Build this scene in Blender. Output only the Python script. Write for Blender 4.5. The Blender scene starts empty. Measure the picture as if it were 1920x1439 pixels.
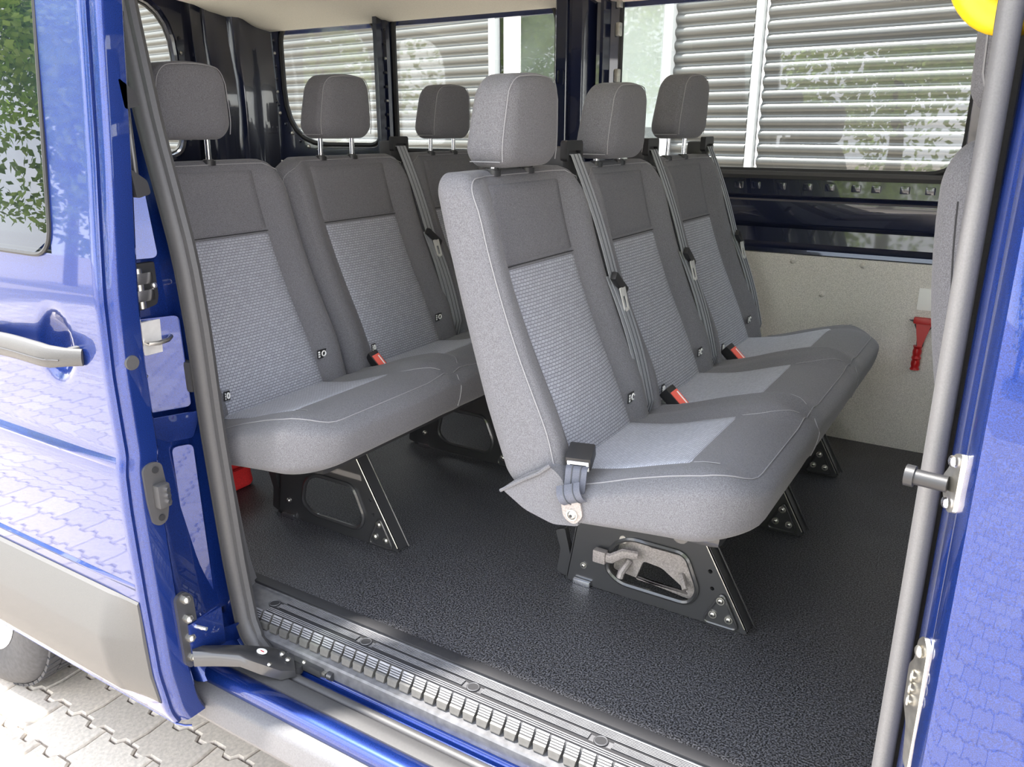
import bpy, bmesh, math, random
from mathutils import Vector, Matrix, noise
random.seed(7)
scene = bpy.context.scene
COL = scene.collection
PI = math.pi

# ---------------------------------------------------------------- camera
FPX = 1517.0
pitch = math.atan(481.0/FPX); yaw = math.atan(990.0/math.hypot(FPX, 481.0))
fw = Vector((-math.sin(yaw)*math.cos(pitch), math.cos(yaw)*math.cos(pitch), -math.sin(pitch)))
rt = Vector((math.cos(yaw), math.sin(yaw), 0.0)); upv = rt.cross(fw)
cam_d = bpy.data.cameras.new('camera'); cam = bpy.data.objects.new('camera', cam_d); COL.objects.link(cam)
cam_d.sensor_width = 36.0; cam_d.lens = 36.0*FPX/1920.0; cam_d.clip_start = 0.02; cam_d.clip_end = 300
M = Matrix((rt, upv, -fw)).transposed().to_4x4(); M.translation = Vector((0, 0, 1.0)); cam.matrix_world = M
scene.camera = cam

# ---------------------------------------------------------------- world, sun, exposure
world = bpy.data.worlds.new('world'); scene.world = world; world.use_nodes = True
wn = world.node_tree.nodes; wl = world.node_tree.links; wn.clear()
wo = wn.new('ShaderNodeOutputWorld'); bg = wn.new('ShaderNodeBackground')
tc = wn.new('ShaderNodeTexCoord'); sep = wn.new('ShaderNodeSeparateXYZ')
grad = wn.new('ShaderNodeValToRGB'); nz = wn.new('ShaderNodeTexNoise'); mp = wn.new('ShaderNodeMapping')
cr = wn.new('ShaderNodeValToRGB'); mx = wn.new('ShaderNodeMixRGB')
wl.new(tc.outputs['Generated'], sep.inputs[0]); wl.new(sep.outputs['Z'], grad.inputs[0])
grad.color_ramp.elements[0].position = 0.0; grad.color_ramp.elements[0].color = (0.86, 0.90, 0.98, 1)
grad.color_ramp.elements[1].position = 0.75; grad.color_ramp.elements[1].color = (0.42, 0.60, 0.95, 1)
mp.inputs['Scale'].default_value = (1.6, 1.6, 4.0); nz.inputs['Scale'].default_value = 1.7; nz.inputs['Detail'].default_value = 7
wl.new(tc.outputs['Generated'], mp.inputs[0]); wl.new(mp.outputs[0], nz.inputs['Vector']); wl.new(nz.outputs[0], cr.inputs[0])
cr.color_ramp.elements[0].position = 0.40; cr.color_ramp.elements[1].position = 0.60
mx.inputs[2].default_value = (1.35, 1.32, 1.28, 1)
wl.new(cr.outputs[0], mx.inputs[0]); wl.new(grad.outputs[0], mx.inputs[1]); wl.new(mx.outputs[0], bg.inputs[0])
bg.inputs[1].default_value = 1.0
wl.new(bg.outputs[0], wo.inputs[0])
sun_d = bpy.data.lights.new('sun', 'SUN'); sun_d.energy = 3.2; sun_d.angle = math.radians(2.5); sun_d.color = (1.0, 0.95, 0.87)
sun = bpy.data.objects.new('sun', sun_d); COL.objects.link(sun)
sun_dir = Vector((-0.45, -0.22, 1.30)).normalized()          # towards the sun
sun.rotation_euler = sun_dir.to_track_quat('Z', 'Y').to_euler()
vs = scene.view_settings
vs.view_transform = 'Standard'; vs.look = 'None'; vs.gamma = 1.0; vs.use_curve_mapping = False
vs.exposure = 2.35

# ---------------------------------------------------------------- materials
def new_mat(name):
    m = bpy.data.materials.new(name); m.use_nodes = True
    nt = m.node_tree; b = nt.nodes['Principled BSDF']
    return m, nt, b
def mat(name, col, rough=0.5, metal=0.0, coat=0.0, noise_scale=None, noise_amt=0.15, bump=0.0, bump_scale=200.0, spec=0.5, coords='Object'):
    m, nt, b = new_mat(name)
    b.inputs['Base Color'].default_value = (*col, 1); b.inputs['Roughness'].default_value = rough
    b.inputs['Metallic'].default_value = metal; b.inputs['Coat Weight'].default_value = coat; b.inputs['Coat Roughness'].default_value = 0.03
    b.inputs['Specular IOR Level'].default_value = spec
    t = nt.nodes.new('ShaderNodeTexCoord')
    if noise_scale:
        n = nt.nodes.new('ShaderNodeTexNoise'); n.inputs['Scale'].default_value = noise_scale; n.inputs['Detail'].default_value = 3
        r = nt.nodes.new('ShaderNodeValToRGB')
        r.color_ramp.elements[0].position = 0.3; r.color_ramp.elements[1].position = 0.7
        r.color_ramp.elements[0].color = (*[c*(1-noise_amt) for c in col], 1); r.color_ramp.elements[1].color = (*[min(1, c*(1+noise_amt)) for c in col], 1)
        nt.links.new(t.outputs[coords], n.inputs['Vector']); nt.links.new(n.outputs[0], r.inputs[0]); nt.links.new(r.outputs[0], b.inputs['Base Color'])
    if bump:
        n2 = nt.nodes.new('ShaderNodeTexNoise'); n2.inputs['Scale'].default_value = bump_scale; n2.inputs['Detail'].default_value = 2
        bp = nt.nodes.new('ShaderNodeBump'); bp.inputs['Strength'].default_value = bump; bp.inputs['Distance'].default_value = 0.001
        nt.links.new(t.outputs[coords], n2.inputs['Vector']); nt.links.new(n2.outputs[0], bp.inputs['Height']); nt.links.new(bp.outputs[0], b.inputs['Normal'])
    return m

def paint_mat():
    m, nt, b = new_mat('navy_paint')
    b.inputs['Base Color'].default_value = (0.006, 0.020, 0.11, 1); b.inputs['Metallic'].default_value = 0.6
    b.inputs['Roughness'].default_value = 0.38; b.inputs['Coat Weight'].default_value = 1.0; b.inputs['Coat Roughness'].default_value = 0.02
    t = nt.nodes.new('ShaderNodeTexCoord'); n = nt.nodes.new('ShaderNodeTexNoise'); n.inputs['Scale'].default_value = 900; n.inputs['Detail'].default_value = 1
    r = nt.nodes.new('ShaderNodeValToRGB'); r.color_ramp.elements[0].color = (0.0024, 0.013, 0.095, 1); r.color_ramp.elements[1].color = (0.006, 0.036, 0.24, 1)
    r.color_ramp.elements[0].position = 0.35; r.color_ramp.elements[1].position = 0.72
    nt.links.new(t.outputs['Object'], n.inputs['Vector']); nt.links.new(n.outputs[0], r.inputs[0]); nt.links.new(r.outputs[0], b.inputs['Base Color'])
    return m
def glass_mat(name, tint, refl=1.0):
    m = bpy.data.materials.new(name); m.use_nodes = True; nt = m.node_tree; nt.nodes.clear()
    o = nt.nodes.new('ShaderNodeOutputMaterial'); tr = nt.nodes.new('ShaderNodeBsdfTransparent'); gl = nt.nodes.new('ShaderNodeBsdfGlossy')
    lw = nt.nodes.new('ShaderNodeLayerWeight'); lw.inputs[0].default_value = 0.5; fr = nt.nodes.new('ShaderNodeMath'); fr.operation = 'POWER'; fr.inputs[1].default_value = 4.0
    nt.links.new(lw.outputs['Facing'], fr.inputs[0]); mm = nt.nodes.new('ShaderNodeMath'); mm.operation = 'MULTIPLY_ADD'; mm.inputs[1].default_value = 0.9; mm.inputs[2].default_value = 0.05*refl; mm.use_clamp = True
    mi = nt.nodes.new('ShaderNodeMixShader'); tr.inputs[0].default_value = (*tint, 1); gl.inputs['Roughness'].default_value = 0.0
    nt.links.new(fr.outputs[0], mm.inputs[0]); nt.links.new(mm.outputs[0], mi.inputs[0]); nt.links.new(tr.outputs[0], mi.inputs[1]); nt.links.new(gl.outputs[0], mi.inputs[2]); nt.links.new(mi.outputs[0], o.inputs[0])
    return m
def insert_mat(name, c_hi, c_lo, bw, rh, vertical=False):
    """woven seat insert: rows of small raised dashes, on the panel's own UV (in metres)"""
    m, nt, b = new_mat(name)
    b.inputs['Roughness'].default_value = 0.85; b.inputs['Sheen Weight'].default_value = 0.1
    uv = nt.nodes.new('ShaderNodeUVMap'); mpn = nt.nodes.new('ShaderNodeMapping')
    if vertical: mpn.inputs['Rotation'].default_value = (0, 0, PI/2)
    br = nt.nodes.new('ShaderNodeTexBrick'); br.inputs['Scale'].default_value = 1.0
    br.inputs['Brick Width'].default_value = bw; br.inputs['Row Height'].default_value = rh; br.inputs['Mortar Size'].default_value = rh*0.16; br.inputs['Mortar Smooth'].default_value = 0.6
    br.inputs['Color1'].default_value = (*c_hi, 1); br.inputs['Color2'].default_value = (*[c*0.82 for c in c_hi], 1); br.inputs['Mortar'].default_value = (*c_lo, 1)
    n = nt.nodes.new('ShaderNodeTexNoise'); n.inputs['Scale'].default_value = 1400; n.inputs['Detail'].default_value = 1
    mxn = nt.nodes.new('ShaderNodeMixRGB'); mxn.blend_type = 'OVERLAY'; mxn.inputs[0].default_value = 0.35
    bp = nt.nodes.new('ShaderNodeBump'); bp.inputs['Strength'].default_value = 0.6; bp.inputs['Distance'].default_value = 0.002; bp.invert = True
    nt.links.new(uv.outputs[0], mpn.inputs[0]); nt.links.new(mpn.outputs[0], br.inputs['Vector']); nt.links.new(uv.outputs[0], n.inputs['Vector'])
    nt.links.new(br.outputs['Color'], mxn.inputs[1]); nt.links.new(n.outputs[0], mxn.inputs[2]); nt.links.new(mxn.outputs[0], b.inputs['Base Color'])
    nt.links.new(br.outputs['Fac'], bp.inputs['Height']); nt.links.new(bp.outputs[0], b.inputs['Normal'])
    return m
def floor_mat():
    m, nt, b = new_mat('floor_vinyl')
    t = nt.nodes.new('ShaderNodeTexCoord'); n = nt.nodes.new('ShaderNodeTexNoise'); n.inputs['Scale'].default_value = 300; n.inputs['Detail'].default_value = 1.5
    r = nt.nodes.new('ShaderNodeValToRGB'); r.color_ramp.elements[0].position = 0.40; r.color_ramp.elements[1].position = 0.74
    r.color_ramp.elements[0].color = (0.006, 0.006, 0.007, 1); r.color_ramp.elements[1].color = (0.15, 0.15, 0.165, 1)
    n2 = nt.nodes.new('ShaderNodeTexNoise'); n2.inputs['Scale'].default_value = 6; n2.inputs['Detail'].default_value = 4
    r2 = nt.nodes.new('ShaderNodeValToRGB'); r2.color_ramp.elements[0].position = 0.35; r2.color_ramp.elements[1].position = 0.75
    r2.color_ramp.elements[0].color = (0.50, 0.50, 0.50, 1); r2.color_ramp.elements[1].color = (0.40, 0.40, 0.40, 1)
    bp = nt.nodes.new('ShaderNodeBump'); bp.inputs['Strength'].default_value = 0.8; bp.inputs['Distance'].default_value = 0.002
    nt.links.new(t.outputs['Object'], n.inputs['Vector']); nt.links.new(n.outputs[0], r.inputs[0]); nt.links.new(r.outputs[0], b.inputs['Base Color'])
    nt.links.new(t.outputs['Object'], n2.inputs['Vector']); nt.links.new(n2.outputs[0], r2.inputs[0]); nt.links.new(r2.outputs[0], b.inputs['Roughness'])
    nt.links.new(n.outputs[0], bp.inputs['Height']); nt.links.new(bp.outputs[0], b.inputs['Normal'])
    return m
MT = {}
MT['paint'] = paint_mat()
MT['paint_shaded'] = mat('shaded_navy_paint', (0.008, 0.0115, 0.034), 0.22, 0.0, coat=1.0)  # the van's navy again, darkened: interior shade put into the colour
MT['fabric'] = mat('seat_fabric', (0.120, 0.119, 0.131), 0.9, noise_scale=560, noise_amt=0.32, bump=0.4, bump_scale=600); MT['fabric'].node_tree.nodes['Principled BSDF'].inputs['Sheen Weight'].default_value = 0.12
MT['fabric_top'] = mat('seat_fabric_dark', (0.135, 0.134, 0.146), 0.9, noise_scale=560, noise_amt=0.32, bump=0.4, bump_scale=600)
MT['insert_back'] = insert_mat('woven_insert', (0.36, 0.372, 0.42), (0.165, 0.17, 0.195), 0.0105, 0.0062)
MT['insert_seat'] = insert_mat('woven_insert_seat', (0.42, 0.435, 0.49), (0.22, 0.23, 0.262), 0.009, 0.0045)
MT['stitch'] = mat('stitching', (0.25, 0.248, 0.26), 0.8)
MT['seam'] = mat('dark_seam', (0.03, 0.03, 0.033), 0.9)
MT['plastic'] = mat('black_plastic', (0.018, 0.018, 0.020), 0.45, bump=0.1, bump_scale=900)
MT['plastic_grey'] = mat('dark_grey_plastic', (0.045, 0.044, 0.046), 0.55, bump=0.15, bump_scale=900)
MT['chrome'] = mat('bright_metal', (0.86, 0.86, 0.88), 0.16, 1.0)
MT['steel'] = mat('zinc_steel', (0.62, 0.60, 0.55), 0.35, 1.0, noise_scale=60, noise_amt=0.2)
MT['cast'] = mat('cast_metal', (0.30, 0.27, 0.26), 0.6, 0.3, noise_scale=300, noise_amt=0.25, bump=0.2, bump_scale=500)
MT['black_metal'] = mat('black_enamel', (0.030, 0.030, 0.032), 0.38, 0.0, coat=0.6, bump=0.05, bump_scale=300)
MT['belt'] = mat('seat_belt', (0.27, 0.28, 0.30), 0.65, noise_scale=700, noise_amt=0.2)
MT['webbing'] = mat('dark_webbing', (0.085, 0.09, 0.115), 0.7, noise_scale=700, noise_amt=0.2)
MT['belt_line'] = mat('seat_belt_line', (0.07, 0.074, 0.084), 0.7)
MT['floor'] = floor_mat()
MT['red'] = mat('red_plastic', (0.45, 0.012, 0.014), 0.35)
MT['red_cloth'] = mat('red_nylon', (0.75, 0.03, 0.03), 0.6, noise_scale=300, noise_amt=0.15)
MT['buckle_red'] = mat('buckle_red', (0.75, 0.12, 0.09), 0.45)
MT['yellow'] = mat('yellow_plastic', (0.80, 0.52, 0.01), 0.38)
MT['white'] = mat('white_label', (0.82, 0.82, 0.80), 0.5)
MT['panel'] = mat('grey_side_panel', (0.60, 0.572, 0.535), 0.75, noise_scale=400, noise_amt=0.3, bump=0.3, bump_scale=700)
MT['trim'] = mat('light_grey_trim', (0.115, 0.113, 0.116), 0.6, noise_scale=500, noise_amt=0.08, bump=0.2, bump_scale=800)
MT['headliner'] = mat('beige_headliner', (0.85, 0.815, 0.715), 0.9, noise_scale=300, noise_amt=0.06)
MT['rubber'] = mat('grey_rubber_seal', (0.050, 0.049, 0.051), 0.5, noise_scale=200, noise_amt=0.06)
MT['rubber_black'] = mat('black_rubber', (0.018, 0.018, 0.019), 0.6)
MT['cladding'] = mat('grey_cladding', (0.068, 0.066, 0.0645), 0.55, noise_scale=600, noise_amt=0.06, bump=0.2, bump_scale=900)
MT['cladding_dark'] = mat('rocker_cladding_grey', (0.10, 0.098, 0.104), 0.5, noise_scale=300, noise_amt=0.12, bump=0.2, bump_scale=900)
MT['zinc'] = mat('pale_zinc', (0.72, 0.71, 0.69), 0.42, 0.5, noise_scale=40, noise_amt=0.1)
MT['tread'] = mat('sunlit_tread_plastic', (0.22, 0.22, 0.235), 0.4, noise_scale=40, noise_amt=0.2)  # ridge tops paled, sunlight on the step put into the colour
MT['sill'] = mat('charcoal_sill_plastic', (0.105, 0.105, 0.112), 0.42, noise_scale=60, noise_amt=0.25, bump=0.1, bump_scale=600)
MT['sill_rib'] = mat('sill_rib_plastic', (0.085, 0.082, 0.078), 0.5, noise_scale=100, noise_amt=0.15)
MT['groove'] = mat('black_groove', (0.02, 0.02, 0.023), 0.6)
MT['glass'] = glass_mat('window_glass', (0.90, 0.915, 0.90))
MT['glass_dark'] = glass_mat('tinted_glass', (0.25, 0.29, 0.26), 1.5)
MT['facade'] = mat('corrugated_metal', (0.145, 0.145, 0.138), 0.38, 0.5, noise_scale=2.0, noise_amt=0.06)
MT['facade_white'] = mat('white_frame', (0.60, 0.61, 0.60), 0.4)
MT['pane_grey'] = mat('pane_backing_grey', (0.26, 0.28, 0.27), 0.6, noise_scale=1.5, noise_amt=0.6)  # sheet behind the panes; their pale reflections are put into its colour
MT['ground'] = mat('joint_sand', (0.32, 0.28, 0.24), 0.95, noise_scale=60, noise_amt=0.4)
MT['tyre'] = mat('tyre_rubber', (0.045, 0.045, 0.05), 0.75, noise_scale=80, noise_amt=0.2)
MT['rim'] = mat('silver_rim', (0.75, 0.76, 0.78), 0.35, 0.6)
MT['leaf'] = mat('tree_leaves', (0.36, 0.50, 0.10), 0.6, noise_scale=0.8, noise_amt=0.5)
MT['bark'] = mat('tree_bark', (0.12, 0.09, 0.06), 0.9, noise_scale=8, noise_amt=0.4)
PAV = [mat('concrete_paver_%s' % k, c, 0.9, noise_scale=90, noise_amt=0.16, bump=0.4, bump_scale=250) for k, c in
       (('warm', (0.54, 0.475, 0.41)), ('pale', (0.59, 0.53, 0.465)), ('dull', (0.49, 0.435, 0.38)))]

# ---------------------------------------------------------------- mesh helpers
def link(o, parent=None, loc=None):
    COL.objects.link(o)
    if parent is not None:
        o.parent = parent; o.matrix_parent_inverse = Matrix.Translation(parent_loc(parent)).inverted()
    return o
def parent_loc(o):
    v = Vector(o.get('_base', (0, 0, 0))); return v
def mesh_obj(name, verts, faces, m, parent=None, smooth=True, uv=None, mats=None, fmat=None, angle=40):
    me = bpy.data.meshes.new(name); me.from_pydata([tuple(v) for v in verts], [], faces); me.update()
    if mats:
        for k in mats: me.materials.append(k)
        for p, k in zip(me.polygons, fmat): p.material_index = k
    else: me.materials.append(m)
    if uv:
        l = me.uv_layers.new(name='UVMap')
        for lp in me.loops: l.data[lp.index].uv = uv[lp.vertex_index]
    if smooth:
        for p in me.polygons: p.use_smooth = True
        try: me.set_sharp_from_angle(angle=math.radians(angle))
        except Exception: pass
    o = bpy.data.objects.new(name, me); link(o, parent); return o
def tag(o, label, cat, group=None):
    o['label'] = label; o['category'] = cat
    if group: o['group'] = group
    return o
def struct(o, label=None):
    o['kind'] = 'structure'
    if label: o['label'] = label
    return o
def thing(name, label, cat, loc=(0, 0, 0), group=None):
    o = bpy.data.objects.new(name, None); COL.objects.link(o); o.location = loc; o['_base'] = list(loc); o.empty_display_size = 0.05
    return tag(o, label, cat, group) if label else o
class MB:
    def __init__(s): s.v = []; s.f = []
    def add(s, vs_, fs):
        n = len(s.v); s.v += [Vector(p) for p in vs_]; s.f += [[i+n for i in f] for f in fs]; return s
    def box(s, lo, hi, bev=0.0, mtx=None):
        bm = bmesh.new(); bmesh.ops.create_cube(bm, size=1.0)
        for v in bm.verts: v.co = Vector([(lo[i]+hi[i])/2+v.co[i]*(hi[i]-lo[i]) for i in range(3)])
        if bev: bmesh.ops.bevel(bm, geom=bm.edges[:], offset=bev, segments=2, profile=0.7, affect='EDGES')
        if mtx: bmesh.ops.transform(bm, matrix=mtx, verts=bm.verts[:])
        return s.bm(bm)
    def bm(s, bm):
        bm.verts.ensure_lookup_table(); bm.verts.index_update()
        s.add([v.co.copy() for v in bm.verts], [[v.index for v in f.verts] for f in bm.faces]); bm.free(); return s
    def tube(s, pts, r, n=8, closed=False, cap=True, flat=None):
        pts = [Vector(p) for p in pts]; L = len(pts); rings = []; up = None
        for i, p in enumerate(pts):
            a = pts[(i-1) % L] if (closed or i > 0) else p; b = pts[(i+1) % L] if (closed or i < L-1) else p
            t = (b-a).normalized()
            if up is None:
                up = Vector((0, 0, 1)) if abs(t.z) < 0.9 else Vector((1, 0, 0))
            side = t.cross(up)
            if side.length < 1e-6: side = t.orthogonal()
            side.normalize(); up = side.cross(t).normalized()
            rr = r(i/(L-1 if L > 1 else 1)) if callable(r) else r
            rings.append([p+(side*math.cos(2*PI*k/n)*(flat or 1)+up*math.sin(2*PI*k/n))*rr for k in range(n)])
        base = len(s.v); s.v += [v for rg in rings for v in rg]
        for i in range(L if closed else L-1):
            j = (i+1) % L
            for k in range(n): s.f.append([base+i*n+k, base+i*n+(k+1) % n, base+j*n+(k+1) % n, base+j*n+k])
        if cap and not closed:
            s.f.append([base+k for k in reversed(range(n))]); s.f.append([base+(L-1)*n+k for k in range(n)])
        return s
    def cyl(s, p, d, r, h, n=14, r2=None):
        d = Vector(d).normalized(); p = Vector(p); e = d.orthogonal().normalized(); g = d.cross(e); r2 = r if r2 is None else r2
        base = len(s.v)
        for q, rr in ((p, r), (p+d*h, r2)): s.v += [q+(e*math.cos(2*PI*k/n)+g*math.sin(2*PI*k/n))*rr for k in range(n)]
        for k in range(n): s.f.append([base+k, base+(k+1) % n, base+n+(k+1) % n, base+n+k])
        s.f.append([base+k for k in reversed(range(n))]); s.f.append([base+n+k for k in range(n)]); return s
    def dome(s, p, d, r, h, n=14, rings=4):
        d = Vector(d).normalized(); p = Vector(p); e = d.orthogonal().normalized(); g = d.cross(e); base = len(s.v)
        for i in range(rings):
            a = PI/2*i/rings
            s.v += [p+d*(h*math.sin(a))+(e*math.cos(2*PI*k/n)+g*math.sin(2*PI*k/n))*(r*math.cos(a)) for k in range(n)]
        s.v.append(p+d*h); top = len(s.v)-1
        for i in range(rings-1):
            for k in range(n): s.f.append([base+i*n+k, base+i*n+(k+1) % n, base+(i+1)*n+(k+1) % n, base+(i+1)*n+k])
        for k in range(n): s.f.append([base+(rings-1)*n+k, base+(rings-1)*n+(k+1) % n, top])
        return s
    def plate(s, outer, holes, axis, pos, th, bev=0.0):
        """flat plate with holes: 2-D outlines; axis 'Y': (x,z) at y=pos..pos+th; 'X': (y,z); 'Z': (x,y)"""
        bm = bmesh.new()
        def P(q, o):
            return {'Y': (q[0], o, q[1]), 'X': (o, q[0], q[1]), 'Z': (q[0], q[1], o)}[axis]
        edges = []
        for lp in [outer]+list(holes):
            vv = [bm.verts.new(P(q, pos)) for q in lp]
            edges += [bm.edges.new((vv[i], vv[(i+1) % len(vv)])) for i in range(len(vv))]
        bmesh.ops.triangle_fill(bm, use_beauty=True, use_dissolve=False, edges=edges)
        r = bmesh.ops.extrude_face_region(bm, geom=bm.faces[:])
        off = {'Y': (0, th, 0), 'X': (th, 0, 0), 'Z': (0, 0, th)}[axis]
        bmesh.ops.translate(bm, vec=off, verts=[g for g in r['geom'] if isinstance(g, bmesh.types.BMVert)])
        bmesh.ops.recalc_face_normals(bm, faces=bm.faces[:])
        return s.bm(bm)
    def grid(s, fn, nu, nv):
        base = len(s.v)
        for j in range(nv+1):
            for i in range(nu+1): s.v.append(Vector(fn(i/nu, j/nv)))
        for j in range(nv):
            for i in range(nu):
                a = base+j*(nu+1)+i; s.f.append([a, a+1, a+nu+2, a+nu+1])
        return s
    def extrude(s, prof, x0, x1, nx=1, closed=False, ends=True, fx=None):
        """profile of (y,z) pushed along X; fx(x,y,z) may bend it"""
        base = len(s.v); n = len(prof)
        for i in range(nx+1):
            x = x0+(x1-x0)*i/nx
            for (y, z) in prof: s.v.append(Vector(fx(x, y, z)) if fx else Vector((x, y, z)))
        for i in range(nx):
            for k in range(n if closed else n-1):
                k2 = (k+1) % n; s.f.append([base+i*n+k, base+(i+1)*n+k, base+(i+1)*n+k2, base+i*n+k2])
        if closed and ends:
            s.f.append([base+k for k in range(n)]); s.f.append([base+nx*n+k for k in reversed(range(n))])
        return s
    def build(s, name, m, parent=None, smooth=True, **k):
        return mesh_obj(name, s.v, s.f, MT[m] if isinstance(m, str) else m, parent, smooth, **k)
def rbox(lo, hi, r, n, fn):
    """rounded box with its own radius on each axis (r), n segments, every point passed through fn"""
    def ticks(a):
        l, h, q = lo[a], hi[a], r[a]; c = 5
        t = [l+q*(1-math.cos(PI/2*i/c)) if False else l+q*i/c for i in range(c)]
        m_ = [l+q+(h-l-2*q)*i/n[a] for i in range(n[a]+1)]
        return t+m_+[h-x for x in reversed([q*i/c for i in range(c)])]
    T = [ticks(a) for a in range(3)]; idx = {}; V = []; F = []; raw = []
    def vert(p):
        k = tuple(round(x, 6) for x in p)
        if k not in idx:
            inn = [min(max(p[a], lo[a]+r[a]), hi[a]-r[a]) for a in range(3)]; d = Vector([(p[a]-inn[a])/r[a] for a in range(3)])
            # warp the cube's corner onto the ball so that rings are even
            if d.length > 1e-9:
                mxa = max(abs(c) for c in d)
                dd = Vector([math.tan(c/mxa*PI/4)*mxa if mxa > 0 else 0 for c in d]); dd = dd.normalized()*mxa
                d = dd
            q = [inn[a]+d[a]*r[a] for a in range(3)]
            idx[k] = len(V); V.append(Vector(fn(*q))); raw.append(q)
        return idx[k]
    for a in range(3):
        b, c = (a+1) % 3, (a+2) % 3
        for side, val in ((0, lo[a]), (1, hi[a])):
            for i in range(len(T[b])-1):
                for j in range(len(T[c])-1):
                    q = []
                    for (u, v) in ((i, j), (i+1, j), (i+1, j+1), (i, j+1)):
                        p = [0, 0, 0]; p[a] = val; p[b] = T[b][u]; p[c] = T[c][v]; q.append(vert(p))
                    F.append(q if side else q[::-1])
    return V, F
def crom(pts, n=5):
    """smooth curve through points"""
    P = [Vector(p) for p in pts]; out = []
    for i in range(len(P)-1):
        a, b, c, d = P[max(0, i-1)], P[i], P[i+1], P[min(len(P)-1, i+2)]
        for k in range(n):
            t = k/n; out.append(0.5*((2*b)+(c-a)*t+(2*a-5*b+4*c-d)*t*t+(3*b-3*c+d-a)*t**3))
    return out+[P[-1]]
def sstep(a, b, x):
    if a == b: return 0.0 if x < a else 1.0
    t = min(1, max(0, (x-a)/(b-a))); return t*t*(3-2*t)
def interp(tab, x):
    if x <= tab[0][0]: return tab[0][1]
    for (a, b), (c, d) in zip(tab, tab[1:]):
        if x <= c: return b+(d-b)*(x-a)/(c-a)
    return tab[-1][1]
def smooth_tab(tab, x, h):
    return (interp(tab, x-h)+2*interp(tab, x)+interp(tab, x+h))/4
def rounded(pts, r, n=5):
    """round the corners of a closed 2-D outline"""
    out = []; L = len(pts)
    for i in range(L):
        p0, p, p1 = Vector(pts[i-1]), Vector(pts[i]), Vector(pts[(i+1) % L])
        a, b = (p0-p), (p1-p); rr = min(r if not isinstance(r, (list, tuple)) else r[i], a.length*0.48, b.length*0.48)
        A = p+a.normalized()*rr; B = p+b.normalized()*rr
        for k in range(n+1):
            t = k/n; q = A*(1-t)**2+p*2*t*(1-t)+B*t*t; out.append((q.x, q.y))
    return out
def circle(c, r, n=12): return [(c[0]+r*math.cos(2*PI*k/n), c[1]+r*math.sin(2*PI*k/n)) for k in range(n)]

# ================================================================ GROUND AND PAVING
ZG = -0.62
g = mesh_obj('ground', [(-40, -40, ZG-0.012), (40, -40, ZG-0.012), (40, 40, ZG-0.012), (-40, 40, ZG-0.012)], [[0, 1, 2, 3]], MT['ground'], smooth=False)
struct(g, 'paved yard of interlocking zigzag concrete stones under the van')
PL, PW, GAP = 0.21, 0.125, 0.0024
def paver_outline():
    def wave(t):          # long edge, two teeth
        return [(0.0, 0.010), (0.28, 0.010), (0.40, -0.010), (0.68, -0.010), (0.80, 0.010)]
    a = []
    for k in range(2):
        for (t, w) in wave(0): a.append(((k+t)*PL/2, w))
    a.append((PL, 0.010))
    low = [(x+GAP*(1-2*x/PL), w+GAP) for x, w in a]
    hi = [(x+GAP*(1-2*x/PL), w+PW-GAP) for x, w in a]
    return low+[(PL-GAP+0.006, PW*0.5)]+hi[::-1]+[(GAP+0.006, PW*0.5)]
PO = paver_outline()
def paver_geo():
    cx, cy = PL/2, PW/2; n = len(PO); v = []; f = []
    ring = lambda s, z: [((x-cx)*(1-s/(PL/2))+0.0, (y-cy)*(1-s/(PW/2)), z) for x, y in PO]
    v += ring(0.0, -0.05)+ring(0.0, -0.006)+ring(0.005, 0.0)
    for r in range(2):
        for k in range(n): f.append([r*n+k, r*n+(k+1) % n, (r+1)*n+(k+1) % n, (r+1)*n+k])
    f.append([2*n+k for k in range(n)])
    return v, f
PVv, PVf = paver_geo()
pm = []
for k in range(3):
    me = bpy.data.meshes.new('paving_stone'); me.from_pydata(PVv, [], PVf); me.materials.append(PAV[k]); me.update(); pm.append(me)
rest = [MB(), MB(), MB()]
rnd = random.Random(3)
for j in range(-46, 20):
    for i in range(-48, 24):
        x = i*PL+(PL/2 if j % 2 else 0)+0.03; y = 0.86+j*PW+PW/2
        k = rnd.choice([0, 0, 1, 2]); dz = rnd.uniform(-0.0015, 0.0015); tl = rnd.uniform(-0.006, 0.006)
        if -2.75 < x < -0.75 and 0.30 < y < 1.40:
            o = bpy.data.objects.new('paving_stone', pm[k]); link(o, g); o.location = (x, y, ZG+dz); o.rotation_euler = (tl, tl*0.7, 0)
        elif y < 1.7 or x < -3:
            rest[k].add([(a+x, b+y, c+ZG+dz) for a, b, c in PVv], PVf)
for k in range(3):
    o = rest[k].build('paving_field', PAV[k], g, smooth=False); o['kind'] = 'stuff'

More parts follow.
